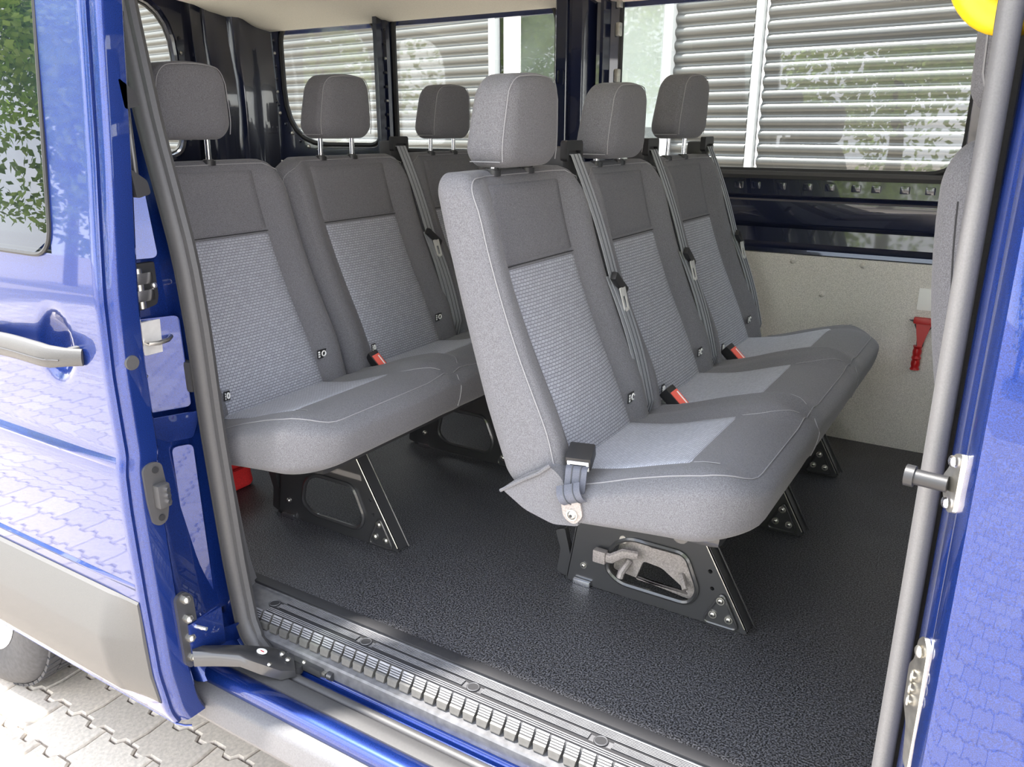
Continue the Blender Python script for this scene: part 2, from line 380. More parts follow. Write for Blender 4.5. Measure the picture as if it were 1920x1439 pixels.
# ================================================================ BUILDING BEHIND THE VAN
ang = math.radians(6.7); FX0, FY0 = -1.5, 5.2
def fac(s, d, z):      # s metres along the facade (towards the van's front), d metres out of it towards the van
    return (FX0+s*math.cos(ang)+d*-math.sin(ang), FY0-s*math.sin(ang)-d*math.cos(ang), z)
bd = thing('building', 'white corrugated metal hall wall seen through the van windows', 'building', (FX0, FY0+0.3, ZG))
def corr(s0, s1, z0, z1, pitch_=0.077, dep=0.024):
    prof = []; z = z0
    while z < z1:
        for t, d in ((0.0, 0.0), (0.12, 0.35), (0.25, 0.85), (0.38, 1.0), (0.55, 1.0), (0.66, 0.85), (0.78, 0.35), (0.88, 0.0)):
            prof.append((z+t*pitch_, d*dep))
        z += pitch_
    v = []; f = []; n = len(prof)
    for s in (s0, s1):
        for (zz, d) in prof: v.append(fac(s, d, zz))
    for k in range(n-1): f.append([k, n+k, n+k+1, k+1])
    v += [fac(s0, -0.12, z0), fac(s1, -0.12, z0), fac(s1, -0.12, z1), fac(s0, -0.12, z1)]; b = 2*n
    f.append([b+3, b+2, b+1, b])
    return mesh_obj('corrugated_panel', v, f, MT['facade'], bd, True, angle=80)
for s0, s1 in ((-16, -9.0), (-8.98, -5.2), (-5.18, -2.06), (-0.55, -0.03), (0.05, 2.4), (2.42, 7.0)): corr(s0, s1, ZG, 3.6)
corr(-2.06, -0.55, 1.95, 3.6)
def fbox(name, s0, s1, d0, d1, z0, z1, m, par=bd, bev=0.006):
    v = [fac(s, d, z) for s in (s0, s1) for d in (d0, d1) for z in (z0, z1)]
    f = [[0, 1, 3, 2], [4, 6, 7, 5], [0, 4, 5, 1], [2, 3, 7, 6], [0, 2, 6, 4], [1, 5, 7, 3]]
    return mesh_obj(name, v, f, MT[m], par, False)
fbox('seam_post', -0.015, 0.03, -0.01, 0.045, ZG, 3.6, 'facade_white')
fbox('plinth', -16, 7, -0.06, -0.02, ZG, ZG+0.25, 'cladding')
# glazed double door with white frame in the hall wall
dr = fbox('door_frame', -2.06, -2.0, 0.0, 0.06, ZG, 1.95, 'facade_white')
for s in (-1.33, -0.61): fbox('frame_post', s, s+0.06, 0.0, 0.06, ZG, 1.95, 'facade_white', dr)
for z in (ZG, 1.87): fbox('frame_rail', -2.06, -0.55, 0.0, 0.06, z, z+0.09, 'facade_white', dr)
fbox('kick_panel', -1.24, -0.64, 0.012, 0.03, ZG+0.09, 0.35, 'facade_white', dr)
for s0, s1, z0 in ((-1.97, -1.33, ZG+0.09), (-1.24, -0.64, 0.35)):
    p = fbox('pane', s0, s1, 0.02, 0.026, z0, 1.87, 'glass', dr)
fbox('backing', -2.0, -0.6, -0.3, -0.25, ZG, 1.95, 'pane_grey', dr)
fbox('blind', -1.2, -0.7, -0.14, -0.12, 1.0, 1.85, 'facade_white', dr)

# ================================================================ VAN FLOOR, CEILING, FAR WALL
fl = MB().box((-3.25, 1.087, -0.05), (0.95, 2.76, 0.0)).build('floor', 'floor', smooth=False)
struct(fl, 'black speckled vinyl floor of the van')
ub = MB().box((-3.25, 0.99, -0.16), (0.95, 2.84, -0.055)).build('underbody', 'black_metal', smooth=False); struct(ub)
cl = [(2.79, 1.41), (2.74, 1.425), (2.68, 1.455), (2.5, 1.50), (2.2, 1.53), (1.8, 1.54), (1.4, 1.53), (1.15, 1.50), (1.02, 1.46), (0.95, 1.41)]
cb = MB().extrude(cl+[(0.95, 1.62), (2.79, 1.62)], -3.16, 1.0, 8, closed=True)
ce = cb.build('ceiling', 'headliner', angle=60); struct(ce, 'beige fabric headliner over the van seats')
rf = MB().extrude([(0.86, 1.40), (0.90, 1.56), (1.0, 1.64), (1.8, 1.68), (2.68, 1.64), (2.80, 1.56), (2.86, 1.40), (2.84, 1.40), (2.78, 1.55), (1.8, 1.655), (1.0, 1.62), (0.92, 1.55), (0.90, 1.40)], -3.35, 1.3, 4, closed=True).build('roof', 'paint'); struct(rf)

wl_ = thing('wall_left', None, None, (0, 2.8, 0)); struct(wl_, 'far side wall of the van with windows and grey lower panel')
pn = MB().box((-3.1, 2.742, 0.0), (0.9, 2.756, 0.602), 0.004).build('side_panel', 'panel', wl_)
for (x, z) in ((-0.619, 0.582), (-0.402, 0.584), (-0.517, 0.481), (-0.85, 0.582), (-1.1, 0.582)):
    MB().dome((x, 2.743, z), (0, -1, 0), 0.0105, 0.007).build('rivet', 'panel', pn)
# belt rail: pressed steel section
rail = [(2.752, 0.598), (2.742, 0.606), (2.745, 0.618), (2.765, 0.628), (2.785, 0.634), (2.788, 0.680), (2.772, 0.690), (2.766, 0.700), (2.768, 0.768), (2.774, 0.776), (2.800, 0.786), (2.803, 0.838), (2.795, 0.846), (2.795, 0.852)]
MB().extrude(rail, -3.15, 0.9, 1).build('belt_rail', 'paint_shaded', wl_, angle=35)
MB().extrude([(2.81, 0.84), (2.78, 0.838), (2.775, 0.85), (2.782, 0.862), (2.81, 0.864)], -1.27, -0.2, 1, closed=True).build('window_seal_strip', 'rubber', wl_)
# spot-weld dimples along the window flange
rw = random.Random(5)
for k in range(16):
    x = -1.22+k*0.075+rw.uniform(-0.01, 0.01)
    MB().box((x-0.014, 2.793, 0.803), (x+0.014, 2.806, 0.826), 0.004).build('weld_tab', 'paint_shaded', wl_)
# outer skin below the windows
MB().extrude([(2.86, -0.2), (2.875, 0.3), (2.87, 0.6), (2.85, 0.85), (2.83, 0.85), (2.83, -0.2)], -3.3, 1.25, 1, closed=True).build('outer_skin', 'paint', wl_)
def window(n, x0, x1, z0, z1, rad, y=2.805, flange=True, gm='glass'):
    out = [(x0, z0), (x1, z0), (x1, z1), (x0, z1)]; o2 = rounded(out, rad, 6)
    root = thing('window_%d' % n, None, None, (x0, y, z0)); struct(root)
    MB().plate(o2, [], 'Y', y, 0.004).build('glass_pane', gm, root, smooth=False)
    MB().tube([(a, y-0.006, b) for a, b in o2], 0.011, 6, closed=True).build('rubber_seal', 'rubber_black', root)
    return root
window(1, -1.295, -0.175, 0.862, 1.50, [0.05, 0.10, 0.06, 0.06])
window(4, 0.10, 0.92, 0.862, 1.45, [0.05, 0.06, 0.06, 0.06])
MB().box((-0.175, 2.76, 0.85), (0.09, 2.81, 1.56), 0.01).build('pillar', 'paint_shaded', wl_)
MB().box((0.92, 2.76, 0.60), (1.30, 2.84, 1.56), 0.01).build('pillar', 'paint_shaded', wl_)
window(2, -2.315, -1.545, 0.905, 1.45, [0.06, 0.05, 0.10, 0.07])
window(3, -2.97, -2.405, 0.925, 1.44, [0.26, 0.06, 0.10, 0.09])
# window surrounds: inner steel frame with holes for the panes
def frame_panel(x0, x1, z0, z1, holes, y, th, name):
    hs = [rounded(h, r, 6) for h, r in holes]
    return MB().plate([(x0, z0), (x1, z0), (x1, z1), (x0, z1)], hs, 'Y', y, th).build(name, 'paint_shaded', wl_, smooth=False)
frame_panel(-3.15, -1.40, 0.852, 1.56, [([(-2.325, 0.895), (-1.535, 0.895), (-1.535, 1.46), (-2.325, 1.46)], [0.06, 0.05, 0.10, 0.07]), ([(-2.98, 0.915), (-2.395, 0.915), (-2.395, 1.45), (-2.98, 1.45)], [0.26, 0.06, 0.10, 0.09])], 2.79, 0.012, 'window_frame')
MB().box((-1.40, 2.79, 0.852), (-1.29, 2.802, 1.56)).build('window_frame', 'paint_shaded', wl_)
MB().box((-1.40, 2.79, 1.49), (0.9, 2.802, 1.56)).build('window_frame', 'paint_shaded', wl_)
# pillar between the front and middle windows: hat section with grooves and a slot
hat = [(-1.535, 2.79), (-1.515, 2.775), (-1.505, 2.71), (-1.497, 2.70), (-1.455, 2.695), (-1.448, 2.705), (-1.438, 2.705), (-1.432, 2.695), (-1.395, 2.70), (-1.385, 2.715), (-1.375, 2.775), (-1.355, 2.782), (-1.345, 2.74), (-1.333, 2.74), (-1.322, 2.775), (-1.295, 2.79)]
mb = MB(); n = len(hat)
for z in (0.84, 1.05, 1.30, 1.56):
    mb.v += [Vector((x, y-0.0*z, z)) for x, y in hat]
for r in range(3):
    for k in range(n-1): mb.f.append([r*n+k, r*n+k+1, (r+1)*n+k+1, (r+1)*n+k])
pil = mb.build('pillar', 'paint_shaded', wl_, angle=25)
MB().plate(rounded([(-1.492, 1.14), (-1.462, 1.14), (-1.462, 1.20), (-1.492, 1.20)], 0.012), [rounded([(-1.485, 1.147), (-1.469, 1.147), (-1.469, 1.193), (-1.485, 1.193)], 0.006)], 'Y', 2.692, 0.006).build('slot', 'paint_shaded', pil)
for z in (1.0, 1.12, 1.27, 1.36):
    MB().box((-1.527, 2.768, z), (-1.512, 2.788, z+0.05), 0.006).build('clip_bracket', 'black_metal', pil)
    MB().box((-1.30, 2.765, z+0.03), (-1.283, 2.788, z+0.075), 0.006).build('clip_bracket', 'steel', pil)
# narrow pillar between the middle and rear side windows
nar = [(-2.395, 2.79), (-2.388, 2.772), (-2.374, 2.768), (-2.370, 2.735), (-2.350, 2.735), (-2.346, 2.768), (-2.332, 2.772), (-2.325, 2.79)]
mb = MB(); n = len(nar)
for z in (0.86, 1.2, 1.56): mb.v += [Vector((x, y, z)) for x, y in nar]
for r in range(2):
    for k in range(n-1): mb.f.append([r*n+k, r*n+k+1, (r+1)*n+k+1, (r+1)*n+k])
pil2 = mb.build('pillar', 'paint_shaded', wl_, angle=25)
for k in range(9):
    z = 0.92+k*0.055
    MB().dome((-2.381, 2.772, z), (0, -1, 0), 0.007, 0.006, 8, 3).build('weld_dimple', 'black_metal', pil2)
    MB().dome((-2.339, 2.772, z+0.02), (0, -1, 0), 0.007, 0.006, 8, 3).build('weld_dimple', 'steel' if k % 3 == 0 else 'black_metal', pil2)
# weld dimples round the rear side window
for k in range(7):
    a = PI+0.25+k*0.19; MB().dome((-2.72+0.31*math.cos(a), 2.79, 1.185+0.29*math.sin(a)), (0, -1, 0), 0.010, 0.007, 8, 3).build('weld_dimple', 'steel' if k % 2 else 'paint_shaded', wl_)
for k in range(6): MB().dome((-3.005, 2.79, 1.10+k*0.055), (0, -1, 0), 0.008, 0.006, 8, 3).build('weld_dimple', 'steel' if k % 3 == 1 else 'paint_shaded', wl_)
# rear corner pillar: deep glossy column
cp = [(-3.02, 2.79), (-3.04, 2.76), (-3.06, 2.72), (-3.07, 2.66), (-3.09, 2.645), (-3.12, 2.64), (-3.135, 2.60), (-3.15, 2.57), (-3.19, 2.56), (-3.20, 2.53), (-3.215, 2.52), (-3.25, 2.52)]
mb = MB(); n = len(cp); lv = (0.0, 0.6, 0.95, 1.08, 1.2, 1.36, 1.56)
for z in lv:
    w = 0.018*math.sin((z-0.95)*9) if z > 0.9 else 0
    mb.v += [Vector((x+w*(0.3 if k < 4 else 1.0), y, z)) for k, (x, y) in enumerate(cp)]
for r in range(len(lv)-1):
    for k in range(n-1): mb.f.append([r*n+k, r*n+k+1, (r+1)*n+k+1, (r+1)*n+k])
mb.build('corner_pillar', 'paint_shaded', wl_, angle=50)

# ---- front end of the cab: dash panel and windscreen
wF = thing('wall_front', None, None, (1.28, 1.8, 0)); struct(wF)
MB().plate([(0.85, -0.1), (2.86, -0.1), (2.86, 1.62), (0.85, 1.62)], [rounded([(1.02, 0.86), (2.68, 0.86), (2.62, 1.42), (1.08, 1.42)], 0.08)], 'X', 1.27, 0.03).build('cab_front', 'paint_shaded', wF, smooth=False)
MB().plate(rounded([(1.02, 0.86), (2.68, 0.86), (2.62, 1.42), (1.08, 1.42)], 0.08), [], 'X', 1.28, 0.006).build('windscreen', 'glass', wF, smooth=False)
MB().box((0.86, 1.02, 0.28), (1.25, 2.72, 0.84), 0.05).build('dashboard', 'plastic', wF)

# ---- rear wall with door windows
wr = thing('wall_rear', None, None, (-3.27, 1.8, 0)); struct(wr, 'rear doors of the van with rounded windows')
hol = [rounded([(1.86, 0.87), (2.44, 0.87), (2.44, 1.53), (1.86, 1.53)], [0.10, 0.10, 0.24, 0.24], 6), rounded([(1.16, 0.87), (1.72, 0.87), (1.72, 1.53), (1.16, 1.53)], [0.10, 0.10, 0.24, 0.24], 6)]
MB().plate([(0.90, 0.0), (2.53, 0.0), (2.53, 1.56), (0.90, 1.56)], hol, 'X', -3.27, 0.02).build('rear_door_panel', 'paint_shaded', wr, smooth=False)
for h in hol:
    MB().tube([(-3.245, a, b) for a, b in h], 0.016, 8, closed=True).build('window_rim', 'paint_shaded', wr)
    MB().tube([(-3.255, a*0.985+0.032 if a > 1.8 else a*0.985+0.021, (b-1.2)*0.96+1.2) for a, b in h], 0.012, 8, closed=True).build('rubber_seal', 'rubber_black', wr)
    MB().plate(h, [], 'X', -3.268, 0.004).build('glass_pane', 'glass', wr, smooth=False)
for k in range(8): MB().dome((-3.249, 2.475, 0.95+k*0.06), (1, 0, 0), 0.009, 0.008, 8, 3).build('weld_dimple', 'steel' if k % 3 == 0 else 'black_metal', wr)
MB().box((-3.255, 1.755, 0.05), (-3.23, 1.825, 1.5), 0.01).build('centre_post', 'paint_shaded', wr)

# ================================================================ NEAR SIDE: PILLARS, SILL, SEALS
wR = thing('wall_right', None, None, (-0.7, 0.85, ZG)); struct(wR, 'door side of the van: painted pillars around the open doorway')
SK = [(-0.20, 0.855), (0.0, 0.845), (0.35, 0.838), (0.5, 0.842), (0.75, 0.85), (0.95, 0.868), (1.2, 0.89), (1.42, 0.915)]
sk = lambda z: smooth_tab(SK, z, 0.06)
XS = [(-0.09, -1.20), (-0.06, -1.235), (-0.02, -1.268), (0.02, -1.283), (0.12, -1.296), (0.43, -1.318), (0.62, -1.324), (0.77, -1.338), (0.90, -1.368), (1.0, -1.392), (1.21, -1.425), (1.45, -1.45)]
xs = lambda z: smooth_tab(XS, z, 0.03)
# rear door-jamb column (folded sheet), seen past the open door
mb = MB(); zz = [-0.09+i*0.03 for i in range(52)]
def jamb(z):
    X = xs(z); dp = 0.0
    if 0.655 < z < 0.765: dp = 0.0
    return [(-3.3, sk(z)), (X-0.30, sk(z)), (X-0.085, sk(z)), (X-0.072, sk(z)+0.006), (X-0.064, sk(z)+0.018), (X-0.062, 0.885+dp), (X-0.058, 0.958), (X-0.046, 0.966), (X-0.02, 0.968), (X-0.005, 0.975), (X-0.005, 1.00)]
n = len(jamb(0))
for z in zz: mb.v += [Vector((x, y, z)) for x, y in jamb(z)]
for r in range(len(zz)-1):
    for k in range(n-1): mb.f.append([r*n+k, r*n+k+1, (r+1)*n+k+1, (r+1)*n+k])
mb.build('rear_jamb', 'paint', wR, angle=35)
# pressed panels standing proud of the jamb
def jplate(z0, z1, y0, y1, off, m, name, rad=0.012, par=wR, th=0.004, tilt=0.0):
    zc = (z0+z1)/2; X = xs(zc)-0.060+off
    p = rounded([(y0, z0), (y1, z0), (y1, z1), (y0, z1)], rad)
    o = MB().plate(p, [], 'X', X, th)
    for v in o.v: v.x += (v.z-zc)*tilt+(v.y-y0)*0.45-0.012
    return o.build(name, m, par, angle=30)
jplate(0.765, 0.90, 0.872, 0.945, 0.004, 'paint', 'upper_jamb_plate', tilt=-0.12)
jplate(0.91, 1.18, 0.86, 0.93, 0.004, 'paint', 'upper_jamb_plate', tilt=-0.10)
jplate(0.47, 0.655, 0.872, 0.956, 0.004, 'paint', 'jamb_plate', tilt=-0.02)
jplate(0.40, 0.465, 0.868, 0.958, 0.006, 'paint', 'jamb_ledge', 0.006, tilt=0.55)
jplate(-0.05, 0.39, 0.915, 0.952, 0.003, 'paint', 'lower_jamb_plate', tilt=-0.02)
# upper catch in a dark pocket
c0 = MB().box((xs(.72)-0.075, 0.868, 0.668), (xs(.72)-0.055, 0.946, 0.757), 0.006).build('catch_pocket', 'rubber_black', wR)
for z in (0.732, 0.70): MB().box((xs(.72)-0.06, 0.872, z-0.012), (xs(.72)-0.036, 0.925, z+0.010), 0.004).build('catch_plate', 'chrome', c0)
MB().cyl((xs(.72)-0.045, 0.90, 0.675), (0, 0, 1), 0.008, 0.075).build('catch_pin', 'steel', c0)
MB().dome((xs(.72)-0.056, 0.937, 0.712), (1, 0, 0), 0.007, 0.007).build('bolt', 'steel', c0)
# striker plate with wire loop
sp = MB().plate(rounded([(0.876, 0.588), (0.946, 0.588), (0.946, 0.652), (0.876, 0.652)], 0.014), [], 'X', xs(.62)-0.048, 0.008).build('striker_plate', 'zinc', wR, angle=30)
MB().tube([(xs(.62)-0.050, 0.888, 0.616), (xs(.62)-0.028, 0.889, 0.612), (xs(.62)-0.024, 0.905, 0.611), (xs(.62)-0.024, 0.925, 0.613), (xs(.62)-0.030, 0.936, 0.616), (xs(.62)-0.050, 0.938, 0.618)], 0.0045, 8).build('striker_loop', 'steel', sp)
MB().dome((xs(.62)-0.052, 0.892, 0.614), (1, 0, 0), 0.014, 0.008).build('striker_boss', 'black_metal', sp)
MB().dome((xs(.62)-0.052, 0.936, 0.622), (1, 0, 0), 0.011, 0.007).build('striker_boss', 'steel', sp)
for (y, z) in ((0.915, 0.638), (0.915, 0.600)): MB().cyl((xs(.62)-0.051, y, z), (1, 0, 0), 0.0045, 0.004).build('screw', 'steel', sp)
for (y, z) in ((0.887, 0.545), (0.937, 0.550)): MB().dome((xs(z)-0.054, y, z), (1, 0, 0), 0.0035, 0.003).build('hole_plug', 'steel', wR)
# grey rubber buffer beside the seal
MB().box((xs(.53)-0.048, 0.952, 0.500), (xs(.53)-0.012, 0.972, 0.562), 0.007).build('rubber_buffer', 'rubber', wR)
# small chrome step near the foot of the jamb
MB().box((xs(.05)-0.055, 0.915, 0.005), (xs(.05)-0.035, 0.962, 0.022), 0.004).build('jamb_clip', 'chrome', wR)
jplate(-0.065, 0.0, 0.895, 0.962, 0.012, 'paint', 'jamb_foot', 0.008, tilt=0.5)
# front pillar: jamb and skin of the front door side
mb = MB(); zz = [-0.20+i*0.05 for i in range(34)]
def bj(z):
    y0 = sk(z)
    return [(1.25, y0), (0.30, y0), (0.06, y0), (0.010, y0), (0.002, y0+0.002), (-0.002, y0+0.008), (-0.004, y0+0.014), (-0.010, y0+0.026), (-0.010, y0+0.034), (-0.014, y0+0.040), (-0.020, y0+0.065), (-0.024, y0+0.085), (-0.024, 0.99)]
n = len(bj(0))
for z in zz: mb.v += [Vector((x, y, z)) for x, y in bj(z)]
for r in range(len(zz)-1):
    for k in range(n-1): mb.f.append([r*n+k+1, r*n+k, (r+1)*n+k, (r+1)*n+k+1])
# front side window opening is left above the belt line
mb.f = [f for f in mb.f if not (sum(mb.v[i].z for i in f)/4 > 0.86 and sum(mb.v[i].x for i in f)/4 > 0.12)]
mb.build('front_jamb', 'paint', wR, angle=30)
MB().box((0.13, 0.872, 0.86), (1.24, 0.878, 1.42)).build('front_door_glass', 'glass_dark', wR, smooth=False)
MB().box((-0.024, 0.99, -0.09), (0.10, 1.06, 1.5), 0.004).build('front_pillar_core', 'plastic_grey', wR)
# striker pin and guide plate on the front jamb
def sheared(mb, k=0.53, y0=0.868, dx=0.016):
    for v in mb.v: v.x += dx-(v.y-y0)*k
    return mb
st = sheared(MB().plate(rounded([(0.870, 0.690), (0.884, 0.684), (0.889, 0.668), (0.899, 0.652), (0.893, 0.634), (0.880, 0.620), (0.870, 0.626)], 0.005), [], 'X', -0.028, 0.005)).build('striker_plate', 'steel', wR, angle=30)
MB().cyl((-0.022, 0.882, 0.650), (-1, 0.12, 0), 0.0085, 0.032, 16).build('striker_pin', 'plastic', st)
MB().cyl((-0.053, 0.8857, 0.650), (-1, 0.12, 0), 0.0115, 0.009, 16).build('pin_head', 'plastic', st)
for z in (0.676, 0.630): MB().dome((-0.021, 0.882, z), (-1, -0.5, 0), 0.0065, 0.004).build('bolt', 'chrome', st)
gp = sheared(MB().plate(rounded([(0.868, 0.300), (0.880, 0.305), (0.886, 0.35), (0.898, 0.37), (0.900, 0.420), (0.892, 0.432), (0.890, 0.460), (0.880, 0.472), (0.870, 0.460), (0.868, 0.38)], 0.006), [], 'X', -0.028, 0.005)).build('guide_plate', 'steel', wR, angle=30)
for z in (0.382, 0.398, 0.414): MB().tube([(-0.024, 0.886+0.006*math.cos(t*PI/5), z+0.006*math.sin(t*PI/5)) for t in range(10)], 0.0012, 5, closed=True).build('embossed_ring', 'steel', gp)
MB().dome((-0.021, 0.881, 0.450), (-1, -0.5, 0), 0.007, 0.004).build('bolt', 'steel', gp)
# headers above the doorway
MB().box((-1.55, 0.90, 1.385), (0.02, 1.02, 1.56), 0.01).build('door_header', 'paint', wR)

# weatherstrip all round the doorway: bulb and ridge
path = []
for k in range(27):
    z = 1.40-k*0.055
    if z > 0.03: path.append((xs(z), 0.972, z))
path += [(-1.278, 0.970, 0.0), (-1.262, 0.967, -0.03), (-1.236, 0.963, -0.055), (-1.20, 0.956, -0.070), (-1.15, 0.952, -0.076)]
NA = len(path)
path += [(-1.1+k*0.1, 0.951, -0.078) for k in range(10)]
path += [(-0.12, 0.951, -0.078), (-0.03, 0.951, -0.078)]
NB = len(path)
ws = MB().tube(path, lambda t: 0.021-0.010*sstep((NA-2)/NB, (NA+1)/NB, t), 12).build('weatherstrip', 'rubber', wR); ws['label'] = 'grey ribbed rubber weatherstrip around the open doorway'
MB().tube([(x+0.018*(1 if x < -0.6 else -1)*(1 if z > -0.05 else 0), y+0.006, z+(0.015 if z < -0.05 else 0)) for x, y, z in path[:NA-1]], 0.0125, 8).build('lip', 'rubber', ws)
MB().tube([(x-0.003, y-0.0195, z+(0.004 if z < -0.05 else 0)) for x, y, z in path[:NA-2]], 0.0035, 6).build('crease_rib', 'rubber_black', ws)
# light grey pillar trims
mb = MB(); zz = [0.0+i*0.04 for i in range(37)]
for z in zz:
    X = xs(z); yi = interp([(0.0, 1.088), (0.12, 1.075), (0.4, 1.052), (0.55, 1.03), (0.62, 1.012), (0.7, 1.0), (1.5, 1.0)], z)
    mb.v += [Vector(p) for p in ((X+0.008, 0.975, z), (X+0.016, 0.985, z), (X-0.005-(yi-0.99)*0.75, (yi+0.985)/2, z), (X-0.012-(yi-0.985)*0.82, yi, z), (X-0.03-(yi-0.985)*0.82, yi+0.004, z), (X-0.25, yi+0.006, z))]
for r in range(len(zz)-1):
    for k in range(5): mb.f.append([r*6+k, r*6+k+1, (r+1)*6+k+1, (r+1)*6+k])
t2 = mb.build('trim_2', 'trim', angle=50); struct(t2, 'light grey trim of the rear door pillar')
MB().box((-3.2, 1.0, 0.0), (-1.62, 1.012, 0.86)).build('rear_side_panel', 'panel', t2)
mb = MB(); zz = [-0.06+i*0.04 for i in range(39)]
for z in zz:
    mb.v += [Vector(p) for p in ((-0.029, 0.950, z), (-0.031, 0.940, z), (-0.036, 0.936, z), (-0.042, 0.934, z), (-0.048, 0.938, z), (-0.0525, 0.955, z), (-0.054, 0.99, z), (-0.045, 1.03, z), (0.10, 1.04, z))]
for r in range(len(zz)-1):
    for k in range(8): mb.f.append([r*9+k+1, r*9+k, (r+1)*9+k, (r+1)*9+k+1])
t3 = mb.build('trim_3', 'trim', angle=60); struct(t3, 'light grey trim strip on the front door pillar')

# ---------------------------------------------------------------- entry step
t1 = thing('trim_1', None, None, (-0.7, 1.0, -0.07)); struct(t1, 'charcoal ribbed plastic entry step along the van sill')
X0, X1 = -1.30, -0.03
base = [(1.10, 0.002), (1.088, 0.004), (1.077, -0.003), (1.014, -0.004), (1.012, -0.008), (1.008, -0.034), (0.984, -0.037), (0.981, -0.041), (0.980, -0.064), (0.984, -0.075), (1.10, -0.075)]
MB().extrude(base, -1.375, X1, 1, closed=True).build('step_body', 'sill', t1, angle=25)
MB().box((-1.39, 1.078, 0.0005), (X1, 1.103, 0.0062), 0.002).build('edge_strip', 'groove', t1)
def strip(y0, y1, x0, x1, ridges):
    pr = []; w = (y1-y0)/ridges
    for k in range(ridges):
        a = y0+k*w
        pr += [(a+0.05*w, -0.0035), (a+0.22*w, 0.0), (a+0.72*w, 0.0), (a+0.9*w, -0.0035)]
    pr += [(y1, -0.006), (y0, -0.006)]
    mb_ = MB().extrude(pr, x0, x1, 1, closed=True); n_ = len(pr)
    fm = [0 if (i < 4*ridges-1 and i % 4 == 1) else 1 for i in range(n_)]+[1, 1]  # valleys coloured black, shade between the ridges put into the colour
    return mesh_obj('tread_strip', mb_.v, mb_.f, None, t1, False, mats=[MT['tread'], MT['groove']], fmat=fm)
strip(1.056, 1.076, -1.24, -0.06, 6)
scr = (-1.265, -1.0, -0.735, -0.47, -0.205)
for a, b in zip(scr, scr[1:]): strip(1.036, 1.051, a+0.022, b-0.022, 5)
strip(1.014, 1.028, -1.26, -0.06, 3)
for a, b in ((1.051, 1.056), (1.028, 1.036)): MB().box((-1.26, a, -0.0045), (-0.06, b, -0.003)).build('groove', 'groove', t1)
for x in scr:
    s = MB().cyl((x, 1.0435, -0.005), (0, 0, 1), 0.013, 0.004, 18).build('screw_cap', 'groove', t1)
    MB().tube([(x+0.011*math.cos(k*PI/9), 1.0435+0.011*math.sin(k*PI/9), -0.0008) for k in range(18)], 0.0008, 4, closed=True).build('rim', 'sill', s)
# row of cups on the step's edge
P = 0.0298; w = 0.0245
cupmb = MB()
pr = [(1.0125, -0.002)]
for k in range(4):
    y = 1.0115-k*0.0028; z = -0.003-k*0.0034
    pr += [(y, z), (y-0.0022, z-0.0016), (y-0.0010, z-0.0030)]
pr += [(0.9995, -0.0170), (0.9960, -0.0190), (0.9925, -0.031), (0.994, -0.0345), (1.010, -0.0345), (1.0135, -0.01)]
cupmb.extrude(pr, -w/2, w/2, 2, closed=True)
for v in cupmb.v:
    if v.z < -0.026: v.x *= 0.80
me = None
for k in range(42):
    x = X0+0.02+k*P
    if me is None:
        np_ = len(pr); fm = [(1 if (1 <= k2 <= 12 and (k2-1) % 3 in (1, 2)) else (2 if k2 < 13 else 0)) for _ in range(2) for k2 in range(np_)]+[0, 0]  # rib gaps blackened as shade, rib tops paled as sunlit
        o = mesh_obj('rib_cup', cupmb.v, cupmb.f, None, t1, True, mats=[MT['sill_rib'], MT['groove'], MT['tread']], fmat=fm, angle=25); me = o.data
    else:
        o = bpy.data.objects.new('rib_cup', me); link(o, t1)
    o.location = (x, 0, 0)
# painted sill outside the step, slide rail and rocker
mbp = [(1.0, -0.070), (0.984, -0.068), (0.976, -0.067), (0.974, -0.071), (0.970, -0.070), (0.968, -0.078), (0.936, -0.080), (0.934, -0.070)]
so = MB().extrude(mbp, -1.42, 0.02, 1).build('sill_channel', 'paint', wR, angle=25)
MB().box((-1.14, 0.972, -0.066), (-1.05, 0.984, -0.054), 0.004).build('door_stop', 'steel', wR)
MB().cyl((-1.045, 0.978, -0.058), (1, 0, 0), 0.009, 0.012).build('stop_roller', 'black_metal', wR)
MB().extrude([(0.934, -0.078), (0.934, -0.066), (0.930, -0.064), (0.915, -0.065), (0.902, -0.068), (0.900, -0.078)], -1.42, 0.02, 1).build('slide_rail', 'rubber', wR)
MB().extrude([(0.901, -0.071), (0.896, -0.068), (0.885, -0.066), (0.874, -0.067), (0.867, -0.071), (0.863, -0.079), (0.862, -0.090), (0.866, -0.10)], -1.45, 0.02, 1).build('rocker_panel', 'paint', wR, angle=60)
MB().extrude([(0.885, -0.092), (0.862, -0.096), (0.846, -0.104), (0.842, -0.108), (0.840, -0.112), (0.832, -0.150), (0.834, -0.158), (0.850, -0.175), (0.89, -0.18)], -1.55, 1.2, 1).build('rocker_cladding', 'cladding_dark', wR, angle=25)
MB().box((-1.5, 0.88, -0.2), (1.2, 1.0, -0.085)).build('sill_core', 'black_metal', wR)

